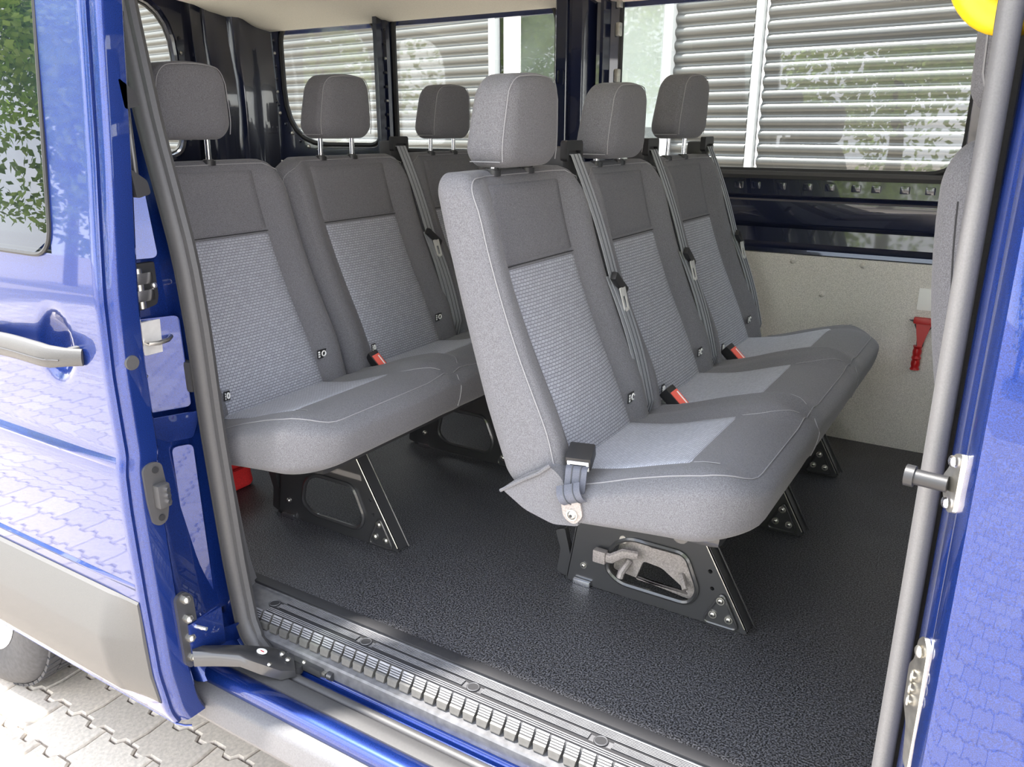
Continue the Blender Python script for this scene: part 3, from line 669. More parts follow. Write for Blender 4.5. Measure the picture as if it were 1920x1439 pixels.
# ================================================================ BENCH SEATS
FRONT = [(0.33, -0.630), (0.42, -0.664), (0.5, -0.699), (0.6, -0.747), (0.7, -0.786), (0.8, -0.819), (0.93, -0.850)]
REAR = [(0.33, -0.740), (0.5, -0.803), (0.7, -0.858), (0.85, -0.896), (0.93, -0.912)]
Z0, HB = 0.345, 0.578
def make_seat_maps(dx, hw, ends):
    """maps for one backrest: (a across, b up 0..1, c rear 0..1 front) -> offsets; ends = (near is outer end, far is outer end)"""
    def back(a, b, c, yc):
        s = a/hw; outer = ends[0] if s < 0 else ends[1]; s_ = abs(s)
        z = Z0+b*HB
        if not outer: z -= 0.030*sstep(0.72, 1.0, s_)*sstep(0.75, 1.0, b)
        xf = smooth_tab(FRONT, z, 0.04); xr = smooth_tab(REAR, z, 0.04)
        bol = 0.036*sstep(0.58, 0.82, s_)*(1-0.35*sstep(0.86, 1.0, b))*(0.6+0.4*sstep(0.05, 0.25, b))
        if not outer: bol -= 0.040*sstep(0.86, 1.0, s_)
        lumb = 0.010*math.sin(PI*min(1, b/0.7))*(1-sstep(0.3, 0.7, s_))
        x = xr+(xf-xr)*c+(bol+lumb)*c
        return (dx+x, yc+a, z)
    return back
def patch(fn, a0, a1, b0, b1, na, nb, lift, sink=0.004):
    """surface patch with its edge tucked in; UV in metres"""
    v = []; f = []; uv = []
    A = [a0]+[a0+0.004+(a1-a0-0.008)*i/na for i in range(na+1)]+[a1]; B = [b0]+[b0+0.007+(b1-b0-0.014)*j/nb for j in range(nb+1)]+[b1]
    for j, b in enumerate(B):
        for i, a in enumerate(A):
            edge = i in (0, len(A)-1) or j in (0, len(B)-1)
            v.append(fn(a, b, -sink if edge else lift)); uv.append((a, b))
    n = len(A)
    for j in range(len(B)-1):
        for i in range(n-1): f.append([j*n+i, j*n+i+1, (j+1)*n+i+1, (j+1)*n+i])
    return v, f, uv
def headrest(parent, xc, yc, zb, post_len, label_name='headrest'):
    W, H, T = 0.212, 0.168, 0.100
    def fn(a, b, c):
        t = b/H
        aa = a*(1.0-0.13*sstep(0.2, 1.05, t)-0.04*(1-sstep(0, 0.25, t)))
        lean = 0.004+0.010*t+0.013*t*(0.5-c/T)
        cc = c+0.010*(1-(2*a/W)**2)*(1 if c > 0 else 0.3)
        return (xc+lean+cc, yc+aa, zb+b-0.010*(2*a/W)**2*t)
    v, f = rbox((-W/2, 0, -T/2), (W/2, H, T/2), (0.038, 0.040, 0.028), (5, 4, 3), fn)
    o = mesh_obj('headrest', v, f, MT['fabric'], parent, angle=80)
    # seam along the front edge: up one side, over the top, down the other
    pts = []
    def edge(a, b):
        ia = min(max(a, -W/2+0.038), W/2-0.038); ib = min(max(b, 0.040), H-0.040)
        return ia, ib
    loop = []
    for k in range(9): loop.append((-1, 0.030+0.105*k/8))
    for side in (-1, 1):
        # near and far seams
        pp = []
        for k in range(13):
            b = 0.012+(H-0.050)*k/12; q = fn(side*(W/2-0.007), b, T/2-0.010); pp.append((q[0]+0.001, q[1]+side*0.002, q[2]))
        for k in range(1, 6):
            t = k/5*PI/2; q = fn(side*(W/2-0.007-0.032*(1-math.cos(t))), H-0.038+0.032*math.sin(t), T/2-0.010); pp.append((q[0], q[1]+side*0.001, q[2]+0.001))
        loop = pp if side == -1 else loop
        if side == -1: near = pp
        else: far = pp
    top = []
    for k in range(1, 12):
        a = (-W/2+0.039)+(W-0.078)*k/12; q = fn(a, H-0.006, T/2-0.010); top.append((q[0], q[1], q[2]+0.001))
    mb = MB().tube(near+top+far[::-1], 0.0010, 5); mb.build('stitching', 'stitch', o)
    q0 = fn(-W/2+0.007, 0.012, T/2-0.010)
    lowseam = [fn(-W/2+0.004, 0.014, T/2-0.012-0.066*k/6) for k in range(7)]
    MB().tube([(p[0], p[1]-0.002, p[2]-0.002) for p in lowseam], 0.0010, 5).build('stitching', 'stitch', o)
    for s in (-1, 1):
        y = yc+s*0.063
        MB().cyl((xc+0.003, y, zb-post_len-0.03), (0.03, 0, 1), 0.0065, post_len+0.05, 12).build('post', 'chrome', parent)
        c = MB().cyl((xc+0.002, y, zb-post_len-0.006), (0, 0, 1), 0.0165, 0.011, 16).build('post_collar', 'plastic', parent)
        MB().cyl((xc+0.002, y, zb-post_len+0.005), (0, 0, 1), 0.0125, 0.003, 16).build('collar_ring', 'plastic_grey', c)
    return o
def belt_strap(parent, pts, width, name='belt', wdir=(0, 1, 0), th=0.0016):
    pts = crom(pts, 4) if len(pts) < 8 else [Vector(p) for p in pts]; W = Vector(wdir)
    v = []; f = []; N = []
    for i, p in enumerate(pts):
        a = pts[max(0, i-1)]; b = pts[min(len(pts)-1, i+1)]; t = (b-a).normalized()
        w = (W-t*W.dot(t)).normalized(); nrm = w.cross(t).normalized(); N.append((w, nrm))
        for (u, d) in ((-.5, 0), (-.17, 0.0006), (.17, 0.0006), (.5, 0), (.5, th), (-.5, th)): v.append(p+w*u*width-nrm*(d-th) if False else p+w*u*width+nrm*d)
    for i in range(len(pts)-1):
        for k in range(6): f.append([i*6+k, i*6+(k+1) % 6, (i+1)*6+(k+1) % 6, (i+1)*6+k])
    o = mesh_obj(name, v, f, MT['belt' if name == 'belt' else 'webbing'], parent, angle=30)
    for u in (-.2, .2):
        for sgn in (-1, 1):
            MB().tube([p+w*u*width+nrm*(th*0.5+sgn*(th*0.5+0.0004)) for p, (w, nrm) in zip(pts, N)], 0.0011, 4).build('belt_ridge', 'belt_line', o)
    return o
def torx(mb_parent, p, d, r=0.0085):
    b = MB().cyl(p, d, r, 0.003, 16).dome(Vector(p)+Vector(d)*0.003, d, r*0.78, 0.004, 14, 3).build('bolt', 'steel', mb_parent)
    MB().cyl(Vector(p)+Vector(d)*0.0066, d, r*0.3, 0.001, 6).build('socket', 'groove', b)
    return b
LEG = [(-0.766, 0.002), (-0.348, 0.002), (-0.346, 0.012), (-0.520, 0.325), (-0.712, 0.325)]
HOLE = [(-0.668, 0.060), (-0.652, 0.125), (-0.615, 0.150), (-0.485, 0.150), (-0.452, 0.070), (-0.472, 0.034), (-0.632, 0.034)]
def leg(parent, dx, y, near=False):
    sh = lambda L: [(x+dx, z) for x, z in L]
    hol = rounded(sh(HOLE), 0.022, 5); small = [circle((-0.432+dx, 0.124), 0.005), circle((-0.425+dx, 0.086), 0.0045)]
    lg = MB().plate(rounded(sh(LEG), 0.006, 3), [hol]+small, 'Y', y, 0.004).build('leg', 'black_metal', parent, angle=25)
    MB().tube([(a, y-0.002, b) for a, b in hol], 0.0055, 6, closed=True).build('hole_rim', 'black_metal', lg)
    # flange along the slanted front edge and along the rear edge
    for (p, q, w) in (((-0.346, 0.010), (-0.520, 0.325), 0.030), ((-0.766, 0.004), (-0.712, 0.325), 0.026)):
        px, pz, qx, qz = p[0]+dx, p[1], q[0]+dx, q[1]; nx, nz = (qz-pz), -(qx-px); L = math.hypot(nx, nz); nx, nz = nx/L*0.002, nz/L*0.002
        v = [(px-nx, y, pz-nz), (px+nx, y, pz+nz), (qx+nx, y, qz+nz), (qx-nx, y, qz-nz)]
        fl_ = MB().add(v+[(a, b+w, c) for a, b, c in v], [[0, 1, 2, 3], [4, 7, 6, 5], [0, 4, 5, 1], [1, 5, 6, 2], [2, 6, 7, 3], [3, 7, 4, 0]])
        fl_.build('flange', 'black_metal', lg, smooth=False)
    MB().tube([(-0.351+dx, y-0.001, 0.014), (-0.516+dx, y-0.001, 0.31)], 0.0016, 6).build('flange_edge', 'steel', lg)  # bright line added as the highlight along the black edge
    MB().tube([(-0.340+dx, y+0.030, 0.010), (-0.508+dx, y+0.030, 0.31)], 0.0022, 6).build('flange_edge', 'black_metal', lg)
    boss = rounded(sh([(-0.440, 0.008), (-0.362, 0.008), (-0.402, 0.086)]), 0.016, 5)
    bb = MB().plate(boss, [], 'Y', y-0.004, 0.005).build('boss', 'black_metal', lg, angle=30)
    MB().tube([(a, y-0.004, b) for a, b in boss], 0.003, 6, closed=True).build('boss_rim', 'black_metal', lg)
    for (x, z) in ((-0.404, 0.066), (-0.418, 0.030), (-0.384, 0.028)): torx(lg, (x+dx, y-0.004, z), (0, -1, 0), 0.0088)
    torx(lg, (-0.722+dx, y, 0.050), (0, -1, 0), 0.0075)
    MB().box((-0.745+dx, y-0.010, 0.000), (-0.702+dx, y-0.001, 0.014), 0.003).build('foot_clip', 'chrome', lg)
    MB().box((-0.43+dx, y-0.002, -0.002), (-0.36+dx, y+0.02, 0.004)).build('foot_slot', 'groove', lg)
    MB().plate(rounded(sh([(-0.795, 0.010), (-0.770, 0.004), (-0.760, 0.060), (-0.776, 0.125), (-0.800, 0.115), (-0.786, 0.070)]), 0.006), [], 'Y', y+0.006, 0.016).build('rear_latch', 'black_metal', lg, angle=30)
    if near:
        inner = rounded(sh([(-0.66, 0.050), (-0.64, 0.145), (-0.60, 0.155), (-0.58, 0.128), (-0.49, 0.128), (-0.455, 0.050), (-0.475, 0.030)]), 0.01)
        cut = rounded(sh([(-0.605, 0.034), (-0.588, 0.084), (-0.545, 0.080), (-0.49, 0.045), (-0.48, 0.034)]), 0.008)
        MB().plate(inner, [[(a, b+0.006) for a, b in cut]], 'Y', y+0.022, 0.01).build('latch_plate', 'cast', lg, angle=30)
        lv = MB().tube([(-0.680+dx, y-0.016, 0.096), (-0.650+dx, y-0.012, 0.094), (-0.625+dx, y-0.004, 0.110), (-0.596+dx, y+0.006, 0.108)], lambda t: 0.0135-0.003*t, 8, flat=0.6).build('release_lever', 'cast', lg)
        MB().box((-0.690+dx, y-0.024, 0.080), (-0.660+dx, y-0.006, 0.110), 0.004).build('lever_pad', 'cast', lv)
        MB().tube([(-0.620+dx, y+0.02, 0.082), (-0.628+dx, y-0.004, 0.062), (-0.630+dx, y-0.006, 0.050)], 0.008, 8).build('latch_pin', 'cast', lg)
        MB().tube([(-0.50+dx, y+0.02, 0.085), (-0.482+dx, y+0.0, 0.064)], 0.007, 8).build('latch_pin', 'cast', lg)
        MB().cyl((-0.628+dx, y+0.02, 0.142), (0, -1, 0), 0.009, 0.022).build('pivot', 'steel', lg)
    return lg
def label_flag(parent, p, mirrored=False, size=1.0):
    x, y, z = p
    b = MB().box((x, y, z), (x+0.0022, y+0.032*size, z+0.022), 0.0006).build('tag', 'plastic', parent)
    MB().tube([(x+0.003, y+0.021*size+0.0065*size*math.cos(k*PI/6), z+0.011+0.0065*math.sin(k*PI/6)) for k in range(12)], 0.0018, 5, closed=True).build('tag_symbol', 'white', b)
    for k in range(3): MB().box((x+0.0022, y+0.002, z+0.003+k*0.006), (x+0.003, y+0.008*size, z+0.007+k*0.006)).build('tag_text', 'white', b)
    return b
def belt(root, dx, yc, hw):
    # belt: guide on the far shoulder, strap down to the cushion, tongue
    yb = yc+hw*0.985
    gx, gz = dx-0.872, 0.925
    gd = MB().box((gx-0.030, yb-0.040, gz-0.03), (gx+0.020, yb+0.030, gz+0.035), 0.012).build('belt_guide', 'plastic_grey', root)
    MB().plate(rounded([(yb-0.042, gz+0.005), (yb+0.032, gz+0.005), (yb+0.032, gz+0.048), (yb-0.042, gz+0.048)], 0.009), [rounded([(yb-0.032, gz+0.013), (yb+0.022, gz+0.013), (yb+0.022, gz+0.027), (yb-0.032, gz+0.027)], 0.005)], 'X', gx+0.014, 0.016).build('guide_loop', 'plastic', gd, angle=30)
    top = Vector((gx+0.032, yb-0.006, gz+0.020)); mid = Vector((dx-0.742, yb+0.000, 0.690)); low = Vector((dx-0.640, yb-0.004, 0.415))
    line = [top+Vector((-0.020, 0, 0.0)), top]
    for k in range(1, 10): line.append(top.lerp(mid, k/10)+Vector((0.006*math.sin(PI*k/10), 0, 0)))
    for k in range(0, 11): line.append(mid.lerp(low, k/10)+Vector((0.010*math.sin(PI*k/10), 0, 0)))
    line.append(low+Vector((-0.015, 0, -0.06)))
    sb = belt_strap(root, line, 0.042)
    line2 = [mid.lerp(low, k/10)+Vector((0.010*math.sin(PI*k/10)-0.004, -0.008-0.010*k/10, 0)) for k in range(11)]; line2.append(low+Vector((-0.02, -0.02, -0.06)))
    belt_strap(root, line2, 0.040)
    tz = Vector((dx-0.735+0.008, yb-0.002, 0.672))
    tn = MB().box((-0.006, -0.042, -0.009), (0.008, 0.036, 0.010), 0.004, Matrix.Translation(tz) @ Matrix.Rotation(-0.62, 4, 'X')).build('belt_tongue', 'plastic', root)
    ton = MB().plate(rounded([(-0.011, -0.060), (0.011, -0.060), (0.014, -0.006), (-0.014, -0.006)], 0.004), [rounded([(-0.006, -0.052), (0.006, -0.052), (0.006, -0.026), (-0.006, -0.026)], 0.002)], 'X', 0.0, 0.0022)
    Mx = Matrix.Translation(tz+Vector((0.004, 0, 0))) @ Matrix.Rotation(0.05, 4, 'X') @ Matrix.Rotation(-0.25, 4, 'Y')
    ton.v = [Mx @ p for p in ton.v]; ton.build('tongue_plate', 'zinc', tn, smooth=False)
def bench(label, dx, bounds, ycs, hw, hr, legs, near_lever, group, hro, belts=(0, 1, 2), cdz=0.0):
    y0, y1 = bounds
    root = thing('bench_seat', label, 'seat', (dx-0.55, (y0+y1)/2, 0.0), group)
    ns = len(ycs)
    # ---- cushion (continuous cover over the three places)
    CU0, CU1 = -0.70, -0.280
    TOP = [(0.0, 0.392), (0.15, 0.398), (0.35, 0.412), (0.55, 0.440), (0.72, 0.462), (0.88, 0.471), (1.0, 0.462)]
    def cush(y, u, w):
        d = min(abs(y-c) for c in ycs)/hw; zt = smooth_tab(TOP, u, 0.08); zb = 0.306+0.024*u
        bump = 0.020*sstep(0.60, 0.88, d)*(0.35+0.65*sstep(0.15, 0.5, u))*(1-0.6*sstep(0.8, 1.0, u))
        inb = min((abs(y-(a+b)/2) for a, b in zip(ycs, ycs[1:])), default=9)
        bump -= 0.012*math.exp(-(inb/0.018)**2)
        z = zb+(zt-zb)*w+bump*w
        x = CU0+(CU1-CU0)*u
        bl = math.sin(PI*min(1, max(0, w)))
        x += 0.012*bl*sstep(0.8, 1.0, u); x -= 0.030*(1-w)*sstep(0.7, 1.0, u)
        y += -0.010*bl*(1-sstep(0.0, 0.08, y-y0))+0.010*bl*sstep(-0.08, 0.0, y-y1)
        z -= 0.010*math.exp(-((y-y0)/0.05)**2)*(1-u)*w
        return (dx+x, y, z+cdz)
    v, f = rbox((y0, 0, 0), (y1, 1, 1), (0.115, 0.28, 0.30), (42, 10, 4), cush)
    cu = mesh_obj('seat_cushion', v, f, MT['fabric'], root, angle=80)
    # piping seam round the cushion's edge
    pts = []
    rr = (0.115, 0.28)
    def edge_pt(y, u): return cush(y, u, 1-0.30*(1-math.sin(math.radians(38))))
    k38 = math.cos(math.radians(38))
    pl_ = []
    for k in range(14): pl_.append((y0+rr[0]*(1-k38), 0.16+(0.72-0.16)*k/13))
    for k in range(1, 9):
        t = PI/2*k/8; pl_.append((y0+rr[0]-rr[0]*k38*math.cos(t), 0.72+0.28*k38*math.sin(t)))
    for k in range(1, 40): pl_.append((y0+rr[0]+(y1-y0-2*rr[0])*k/40, 0.72+0.28*k38))
    for k in range(0, 9):
        t = PI/2*(1-k/8); pl_.append((y1-rr[0]+rr[0]*k38*math.cos(t), 0.72+0.28*k38*math.sin(t)))
    for k in range(1, 10): pl_.append((y1-rr[0]*(1-k38), 0.72-0.55*k/10))
    MB().tube([Vector(edge_pt(a, b))+Vector((0.0006*(b > 0.7), -0.0004, 0.0006)) for a, b in pl_], 0.0012, 5).build('stitching', 'stitch', cu)
    for i, yc in enumerate(ycs):
        fn = lambda a, b, l, yc=yc: (lambda q: (q[0], q[1], q[2]+l))(cush(yc+a, (b-0.0)/0.432, 1.0))
        v, f, uv = patch(fn, -0.66*hw, 0.62*hw, 0.045, 0.290, 12, 12, 0.0015, 0.003)
        mesh_obj('seat_insert', v, f, MT['insert_seat'], cu, uv=uv, angle=60)
        # seams of the front thigh pad
        wt = lambda u: 1-0.30*(1-math.sqrt(max(0.0, 1-(max(0.0, u-0.72)/0.28)**2)))
        for sgn in (-1, 1):
            q = []
            for k in range(13):
                t = k/12; a = sgn*(0.64+0.22*t**2)*hw; u = 0.68+0.235*t
                q.append(Vector(cush(yc+a, u, wt(u)))+Vector((0.0003, 0, 0.0004)))
            if (i == 0 and sgn < 0) or (i == ns-1 and sgn > 0): q = q[:7]
            MB().tube(q, 0.0008, 4).build('panel_seam', 'stitch', cu)
    for a, b in zip(ycs, ycs[1:]):       # vertical seam on the cushion's front face
        ym = (a+b)/2
        MB().tube([Vector(cush(ym, 1.0, w))+Vector((0.0008, 0, 0)) for w in (0.30, 0.45, 0.6, 0.7)]+[Vector(cush(ym, 0.97, 0.9))+Vector((0.001, 0, 0.001))], 0.0011, 5).build('panel_seam', 'stitch', cu)
    MB().box((dx-0.69, y0+0.10, 0.285), (dx-0.36, y1-0.10, 0.335), 0.02).build('seat_pan', 'black_metal', root)
    MB().cyl((dx-0.44, y0+0.12, 0.285), (0, 1, 0), 0.016, y1-y0-0.24).build('cross_tube', 'black_metal', root)
    MB().cyl((dx-0.66, y0+0.12, 0.275), (0, 1, 0), 0.016, y1-y0-0.24).build('cross_tube', 'black_metal', root)
    # ---- backrests
    for i, yc in enumerate(ycs):
        ends = (i == 0, i == ns-1); bk = make_seat_maps(dx, hw, ends)
        v, f = rbox((-hw, 0, 0), (hw, 1, 1), (0.026, 0.075, 0.33), (22, 18, 3), lambda a, b, c: bk(a, b, c, yc))
        bo = mesh_obj('backrest', v, f, MT['fabric'], root, angle=80)
        fr = lambda a, b, l: (lambda q: (q[0]+l, q[1], q[2]+l*0.35))(bk(a, b/HB, 1.0, yc))
        v, f, uv = patch(fr, -0.61*hw, 0.61*hw, 0.012, 0.404, 16, 22, 0.0015)
        mesh_obj('woven_panel', v, f, MT['insert_back'], bo, uv=uv, angle=60)
        v, f, uv = patch(fr, -0.61*hw, 0.61*hw, 0.406, 0.556, 16, 8, 0.0018)
        mesh_obj('upper_panel', v, f, MT['fabric_top'], bo, uv=uv, angle=60)
        MB().tube([Vector(fr(-0.61*hw+1.22*hw*k/10, 0.405, 0.0008)) for k in range(11)], 0.0013, 4).build('panel_seam', 'seam', bo)
        for s in (-1, 1):
            MB().tube([Vector(fr(s*0.615*hw, 0.045+0.50*k/24, 0.0)) for k in range(25)], 0.0011, 4).build('panel_seam', 'seam', bo)
        # edge stitching: sides and top of the front face
        def ed(t, phi):     # a point on the rounded front edge; t along the U
            pass
        U = []
        ca = 0.026*(1-math.cos(math.radians(40))); cc = 1-0.33*(1-math.sin(math.radians(45)))
        for k in range(26): U.append(bk(-hw+ca, 0.05+0.875*k/25, cc, yc))
        for k in range(1, 7):
            t = PI/2*k/6; U.append(bk(-hw+ca+0.026*(1-math.cos(t)), 0.925+0.058*math.sin(t), cc, yc))
        for k in range(1, 12): U.append(bk(-hw+0.03+(2*hw-0.06)*k/12, 0.983, cc-0.02, yc))
        for k in range(0, 7):
            t = PI/2*(1-k/6); U.append(bk(hw-ca-0.026*(1-math.cos(t)), 0.925+0.058*math.sin(t), cc, yc))
        if ends[1]:
            for k in range(26): U.append(bk(hw-ca, 0.925-0.875*k/25, cc, yc))
        else: U = U
        if not ends[0]: U = U[24:]
        MB().tube([Vector(p)+Vector((0.0012, -0.0006, 0.0006)) for p in U], 0.0011, 5).build('stitching', 'stitch', bo)
        q = fr(0.60*hw, 0.085, 0.004); label_flag(bo, (q[0]+0.004, q[1], q[2]))
        q = fr(-0.60*hw, 0.060, 0.004); label_flag(bo, (q[0]+0.003, q[1]-0.004, q[2]), size=0.5)
        # headrest
        zb = hr[i]; headrest(root, dx-0.868+0.004, yc-hro, zb, zb-0.918)
        if i in belts: belt(root, dx, yc, hw)
        # buckle between the places
        if i > 0:
            by = yc-hw*0.72; bx = dx-0.600; bz = 0.411+cdz
            Mb = Matrix.Translation((bx, by, bz)) @ Matrix.Rotation(0.75, 4, 'Y') @ Matrix.Rotation(0.35, 4, 'X')
            b_ = MB().box((-0.040, -0.014, -0.020), (0.028, 0.014, 0.012), 0.005, Mb).build('buckle', 'plastic', root)
            MB().box((-0.026, -0.011, 0.010), (0.027, 0.011, 0.0145), 0.0015, Mb).build('release_button', 'buckle_red', b_)
            MB().box((-0.020, 0.004, 0.0142), (0.024, 0.007, 0.0152), 0, Mb).build('button_line', 'white', b_)
            MB().tube([(bx-0.05, by+0.028, bz-0.02), (bx-0.015, by+0.028, bz+0.002)], 0.004, 6).build('buckle_stalk', 'chrome', b_)
    for k, y in enumerate(legs): leg(root, dx, y, near_lever and k == 0)
    return root, cush
FB_Y = [1.400, 1.838, 2.276]
fb, fcush = bench('charcoal three-place bench in front, black buckle and folded webbing at its near end', 0.0, (1.172, 2.475), FB_Y, 0.219, [0.928, 0.930, 0.970], [1.47, 1.965, 2.395], True, 'van bench seats', 0.022, cdz=-0.008)
RB_Y = [1.285, 1.785, 2.285]
rb, rcush = bench('charcoal three-place bench in the row behind, its raised headrests before the rear windows', -0.822, (1.035, 2.535), RB_Y, 0.250, [0.972, 0.970, 0.964], [1.355, 1.945, 2.42], False, 'van bench seats', 0.022, (1, 2), cdz=-0.026)
# end buckle with folded webbing on the open end of the front bench
Mb = Matrix.Translation((-0.606, 1.203, 0.426)) @ Matrix.Rotation(0.25, 4, 'Z') @ Matrix.Rotation(0.35, 4, 'X')
Mb = Mb @ Matrix.Scale(0.78, 4)
bk_ = MB().box((-0.030, -0.012, -0.012), (0.030, 0.045, 0.022), 0.005, Mb).build('buckle', 'plastic', fb)
MB().plate(rounded([(-0.024, -0.010), (0.024, -0.010), (0.024, 0.013), (-0.024, 0.013)], 0.003), [rounded([(-0.018, -0.012), (0.018, -0.012), (0.018, 0.007), (-0.018, 0.007)], 0.002)], 'Y', -0.0145, 0.004)
fr_ = MB().box((-0.025, -0.0155, 0.006), (0.025, -0.011, 0.013), 0.001, Mb).box((-0.025, -0.0155, -0.012), (-0.019, -0.011, 0.010), 0.001, Mb).box((0.019, -0.0155, -0.012), (0.025, -0.011, 0.010), 0.001, Mb).build('buckle_frame', 'white', bk_)
belt_strap(fb, [Mb @ Vector(p) for p in ((0, -0.010, 0.002), (0, -0.028, 0.006), (0.000, -0.045, -0.012), (-0.001, -0.060, -0.035), (-0.002, -0.056, -0.045), (-0.002, -0.042, -0.040))], 0.040, 'webbing', (1, 0.1, 0))
belt_strap(fb, [(-0.606, 1.160, 0.400), (-0.600, 1.150, 0.388), (-0.593, 1.150, 0.375), (-0.588, 1.160, 0.366)], 0.046, 'webbing', (1, 0.1, 0.35))
an = MB().plate(rounded([(-0.622, 0.385), (-0.585, 0.392), (-0.573, 0.345), (-0.590, 0.325), (-0.612, 0.335)], 0.010), [], 'Y', 1.157, 0.005).build('anchor_plate', 'cast', fb, angle=30)
torx(an, (-0.594, 1.157, 0.345), (0, -1, 0), 0.011)
# lower rear corner flap of the front bench's cover
flap = [(-0.752, 0.352), (-0.700, 0.392), (-0.650, 0.422), (-0.625, 0.405), (-0.600, 0.350), (-0.585, 0.318), (-0.640, 0.308), (-0.700, 0.322)]
MB().plate(rounded(flap, 0.010, 3), [], 'Y', 1.170, 0.09).build('corner_flap', 'fabric', fb, angle=30)
MB().tube([(-0.754, 1.171, 0.347), (-0.700, 1.167, 0.385), (-0.668, 1.166, 0.405), (-0.645, 1.166, 0.425)], 0.0035, 6).build('flap_seam', 'fabric_top', fb)

# ================================================================ SLIDING DOOR (open, rear of the doorway)
XE = -1.25
DP = [(-0.13, 0.775), (-0.115, 0.765), (-0.09, 0.757), (-0.05, 0.752), (0.0, 0.745), (0.165, 0.741), (0.25, 0.740), (0.35, 0.739), (0.425, 0.741), (0.445, 0.747), (0.50, 0.746), (0.60, 0.745), (0.73, 0.750), (0.80, 0.757), (0.95, 0.773), (1.18, 0.794), (1.40, 0.820)]
dy = lambda z: smooth_tab(DP, z, 0.012)
HX, HZ = -1.405, 0.628
def dskin(x, z):
    y = dy(z)
    r = math.hypot((x-(HX-0.005))/0.052, (z-HZ-0.006)/0.066)       # hand scoop behind the handle
    y += 0.030*(1-sstep(0.35, 1.0, r))
    return y
sd = thing('sliding_door', 'open navy blue sliding door with grey bar handle and grey lower cladding', 'door', (XE-0.5, 0.78, -0.13))
mb = MB()
def door_block(zs, xa, cols):
    base = len(mb.v); n = len(cols)
    for z in zs:
        for (x, kind) in cols:
            y = dskin(x, z) if kind == 0 else dy(z)+kind
            mb.v.append(Vector((x, y, z)))
    for r in range(len(zs)-1):
        for k in range(n-1): mb.f.append([base+r*n+k, base+r*n+k+1, base+(r+1)*n+k+1, base+(r+1)*n+k])
WX, WZ = -1.392, 0.795
cols = [(-2.40+0.05*k, 0) for k in range(17)]+[(-1.58+0.012*k, 0) for k in range(26)]
edge = [(XE-0.022, 0), (XE-0.014, 0.0015), (XE-0.010, 0.006), (XE-0.012, 0.013), (XE-0.006, 0.017), (XE-0.001, 0.022), (XE, 0.030), (XE, 0.060), (XE-0.006, 0.066), (XE-0.02, 0.068)]
low = [c for c in cols if c[0] < XE-0.024]+edge+[(-1.40, 0.072), (-2.40, 0.072)]
zs = [-0.125+0.0115*k for k in range(81)]; zs = [z for z in zs if z < WZ-0.001]+[WZ]
door_block(zs, -2.4, low)
up = [(WX, 0.0)]+[c for c in cols if WX+0.004 < c[0] < XE-0.024]+edge+[(-1.39, 0.072)]
door_block([WZ+0.03*k for k in range(21)], WX, up)
# bottom hem
op = mb.build('outer_panel', 'paint', sd, angle=40)
MB().tube([(x, dy(-0.125)+0.002, -0.126) for x in (-2.4, -1.8, XE-0.012)]+[(XE, dy(-0.125)+0.012, -0.132), (XE+0.006, dy(-0.125)+0.022, -0.136)], 0.0022, 6).build('bottom_hem', 'paint', sd)
MB().box((-2.4, 0.79, -0.11), (XE-0.012, 0.80, 0.79)).build('inner_panel', 'plastic_grey', sd)
# window
gz0 = WZ-0.005
def dglass(u, v):
    x = -2.40+(WX+2.40)*u; z = gz0+(1.40-gz0)*v
    return (x, dy(z)-0.0025, z)
wo_ = rounded([(-2.40, gz0), (WX, gz0), (WX, 1.40), (-2.40, 1.40)], [0.001, 0.055, 0.02, 0.001], 8)
gm = MB(); nsub = 24
gl_pts = []
for j in range(nsub+1):
    z = gz0+(1.40-gz0)*j/nsub
    xr = WX if z > gz0+0.055 else WX-0.055+math.sqrt(max(0, 0.055**2-(gz0+0.055-z)**2))
    for i in range(3):
        x = -2.40+(xr+2.40)*i/2; gl_pts.append((x, dy(z)-0.0025, z))
gm.v = [Vector(p) for p in gl_pts]
for j in range(nsub):
    for i in range(2): a = j*3+i; gm.f.append([a, a+1, a+4, a+3])
gm.build('window_glass', 'glass_dark', sd, angle=80)
MB().tube([(x, dy(z)-0.0015, z) for x, z in [(-2.4, gz0)]+[p for p in wo_ if p[0] > -2.3]], 0.004, 6).build('window_seal', 'rubber_black', sd)
# cladding
def cladpt(x, z, d): return (x, dy(z)-d, z)
cz0, cz1 = -0.070, 0.163
cm = MB(); CX = [-2.40, -2.0, -1.7, -1.5, -1.39, -1.37, -1.355, -1.345, -1.335, -1.32, -1.30, -1.285, -1.276, -1.272]
for k, x in enumerate(CX):
    pf = 1.0-0.85*max(0.0, (x+1.355)/0.083) if x > -1.355 else 1.0
    for z, d in ((cz1, 0.0), (cz1-0.004, 0.007), (cz1-0.010, 0.010), (0.135, 0.020), (0.085, 0.036), (0.075, 0.038), (0.0, 0.034), (-0.05, 0.026), (cz0+0.006, 0.012), (cz0, 0.0)):
        cm.v.append(Vector(cladpt(x, z, max(0.004 if d else 0, d*pf)+0.0005)))
for i in range(len(CX)-1):
    for k in range(9): a = i*10+k; cm.f.append([a, a+1, a+11, a+10])
cm.f.append([(len(CX)-1)*10+k for k in range(10)])
cm.build('lower_cladding', 'cladding', sd, angle=28)
